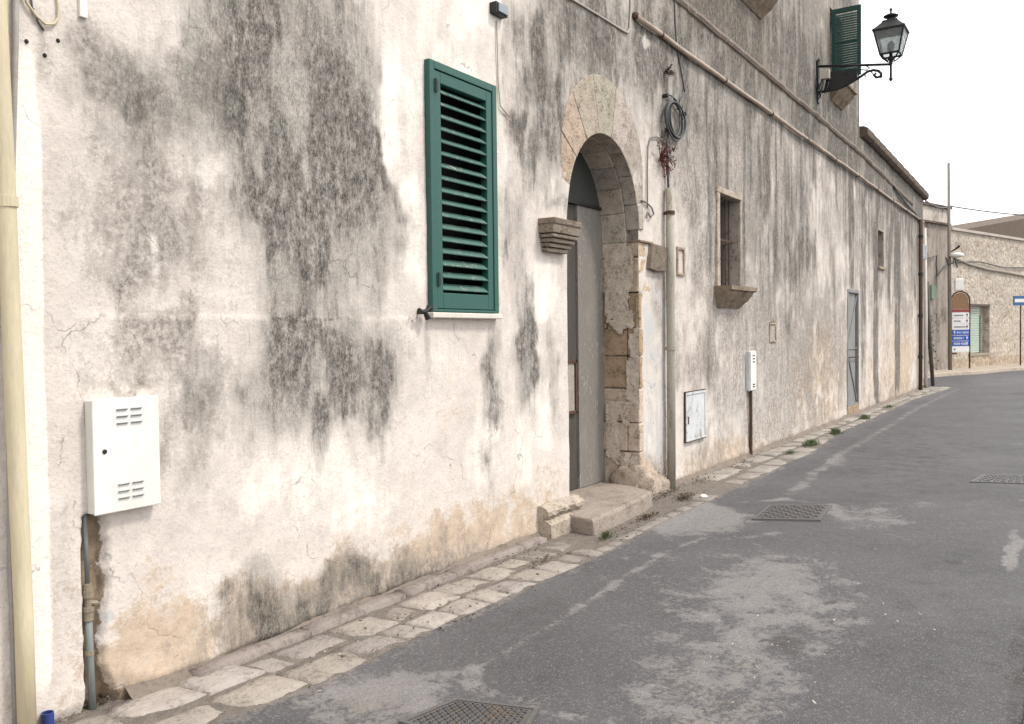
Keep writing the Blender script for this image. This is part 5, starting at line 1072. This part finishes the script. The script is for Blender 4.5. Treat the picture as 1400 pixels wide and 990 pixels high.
a_ = XS(1261, 345, 26.3); b = MB(); b.obox((26.3, a_[0], a_[1]), R0, f0, (0, 0, 1), .10, .07, .2); b.build("housing", DWHITE, r, .01)
b = MB(); a2 = XS(1257, 345, 26.2); b.obox((26.2, a2[0], a2[1]), R0, f0, (0, 0, 1), .07, .05, .28); b.tube([(26.2, a2[0], a2[1]-.25), (26.25, a2[0]-.03, a2[1]-.6), (26.2, a2[0], a2[1]-1)], .03, 6); b.build("cable_bundle", IRON, r)
gx, gy = G(1275.5, 527.5); pt_ = XS(1268.5, 385, gx)
r = empty("leaning_post", (gx, gy, 0), "thin leaning wooden post with climbing weed at the house corner", "post")
b = MB(); b.tube([(gx, gy, 0), (gx, (gy+pt_[0])/2+.03, pt_[1]/2), (gx, pt_[0], pt_[1])], [.05, .06, .035], 8); b.build("post", WOOD, r, smooth=True)
b = MB()
for i in range(240):
    z = abs(random.gauss(1.2, .55)); t = z/max(pt_[1], .1); y = gy+(pt_[0]-gy)*t; c = Vector((gx+random.gauss(0, .07), y+random.gauss(0, .08), z)); l = .035; d = [Vector([random.uniform(-l, l) for _ in range(3)]) for _ in range(3)]; b.add([c+k for k in d], [(0, 1, 2)])
b.build("climbing_weed", simple("dull_green_leaves", (.06, .07, .035), (.035, .04, .02), 20, .8), r)

# ------------------------------------------------------------------ light
wd = bpy.data.worlds.new("World"); SC.world = wd; wd.use_nodes = True; nt = wd.node_tree; nt.nodes.clear()
sun_dir = Vector((.22, -.62, .95)).normalized(); el = math.asin(sun_dir.z); az = math.atan2(sun_dir.x, sun_dir.y)
sky = nt.nodes.new('ShaderNodeTexSky'); sky.sky_type = 'NISHITA'; sky.sun_disc = False; sky.sun_elevation = el; sky.sun_rotation = az; sky.dust_density = 4; sky.air_density = 1.2
tc = nt.nodes.new('ShaderNodeTexCoord'); nz = nt.nodes.new('ShaderNodeTexNoise'); nz.inputs['Scale'].default_value = 1.6; nz.inputs['Detail'].default_value = 6; nt.links.new(tc.outputs['Generated'], nz.inputs['Vector'])
mr = nt.nodes.new('ShaderNodeMapRange'); mr.inputs[1].default_value = .3; mr.inputs[2].default_value = .7; mr.inputs[3].default_value = .86; mr.inputs[4].default_value = .96; nt.links.new(nz.outputs[0], mr.inputs[0])
mx = nt.nodes.new('ShaderNodeMix'); mx.data_type = 'RGBA'; nt.links.new(mr.outputs[0], mx.inputs[0]); nt.links.new(sky.outputs[0], mx.inputs[6]); mx.inputs[7].default_value = (6.6, 6.6, 6.7, 1)
bg = nt.nodes.new('ShaderNodeBackground'); nt.links.new(mx.outputs[2], bg.inputs[0]); bg.inputs[1].default_value = .15
wo = nt.nodes.new('ShaderNodeOutputWorld'); nt.links.new(bg.outputs[0], wo.inputs[0])
ld = bpy.data.lights.new("sun", 'SUN'); ld.energy = 1.5; ld.angle = math.radians(10); ld.color = (1, .955, .89); lo_ = bpy.data.objects.new("sun", ld); COL.objects.link(lo_)
lo_.rotation_euler = (-sun_dir).to_track_quat('-Z', 'Y').to_euler(); lo_.location = (5, -15, 20)
vs_ = SC.view_settings; vs_.view_transform = 'Standard'; vs_.look = 'None'; vs_.exposure = .98; vs_.gamma = 1; vs_.use_curve_mapping = False
for o in bpy.data.objects:
    if "_w" in o: del o["_w"]
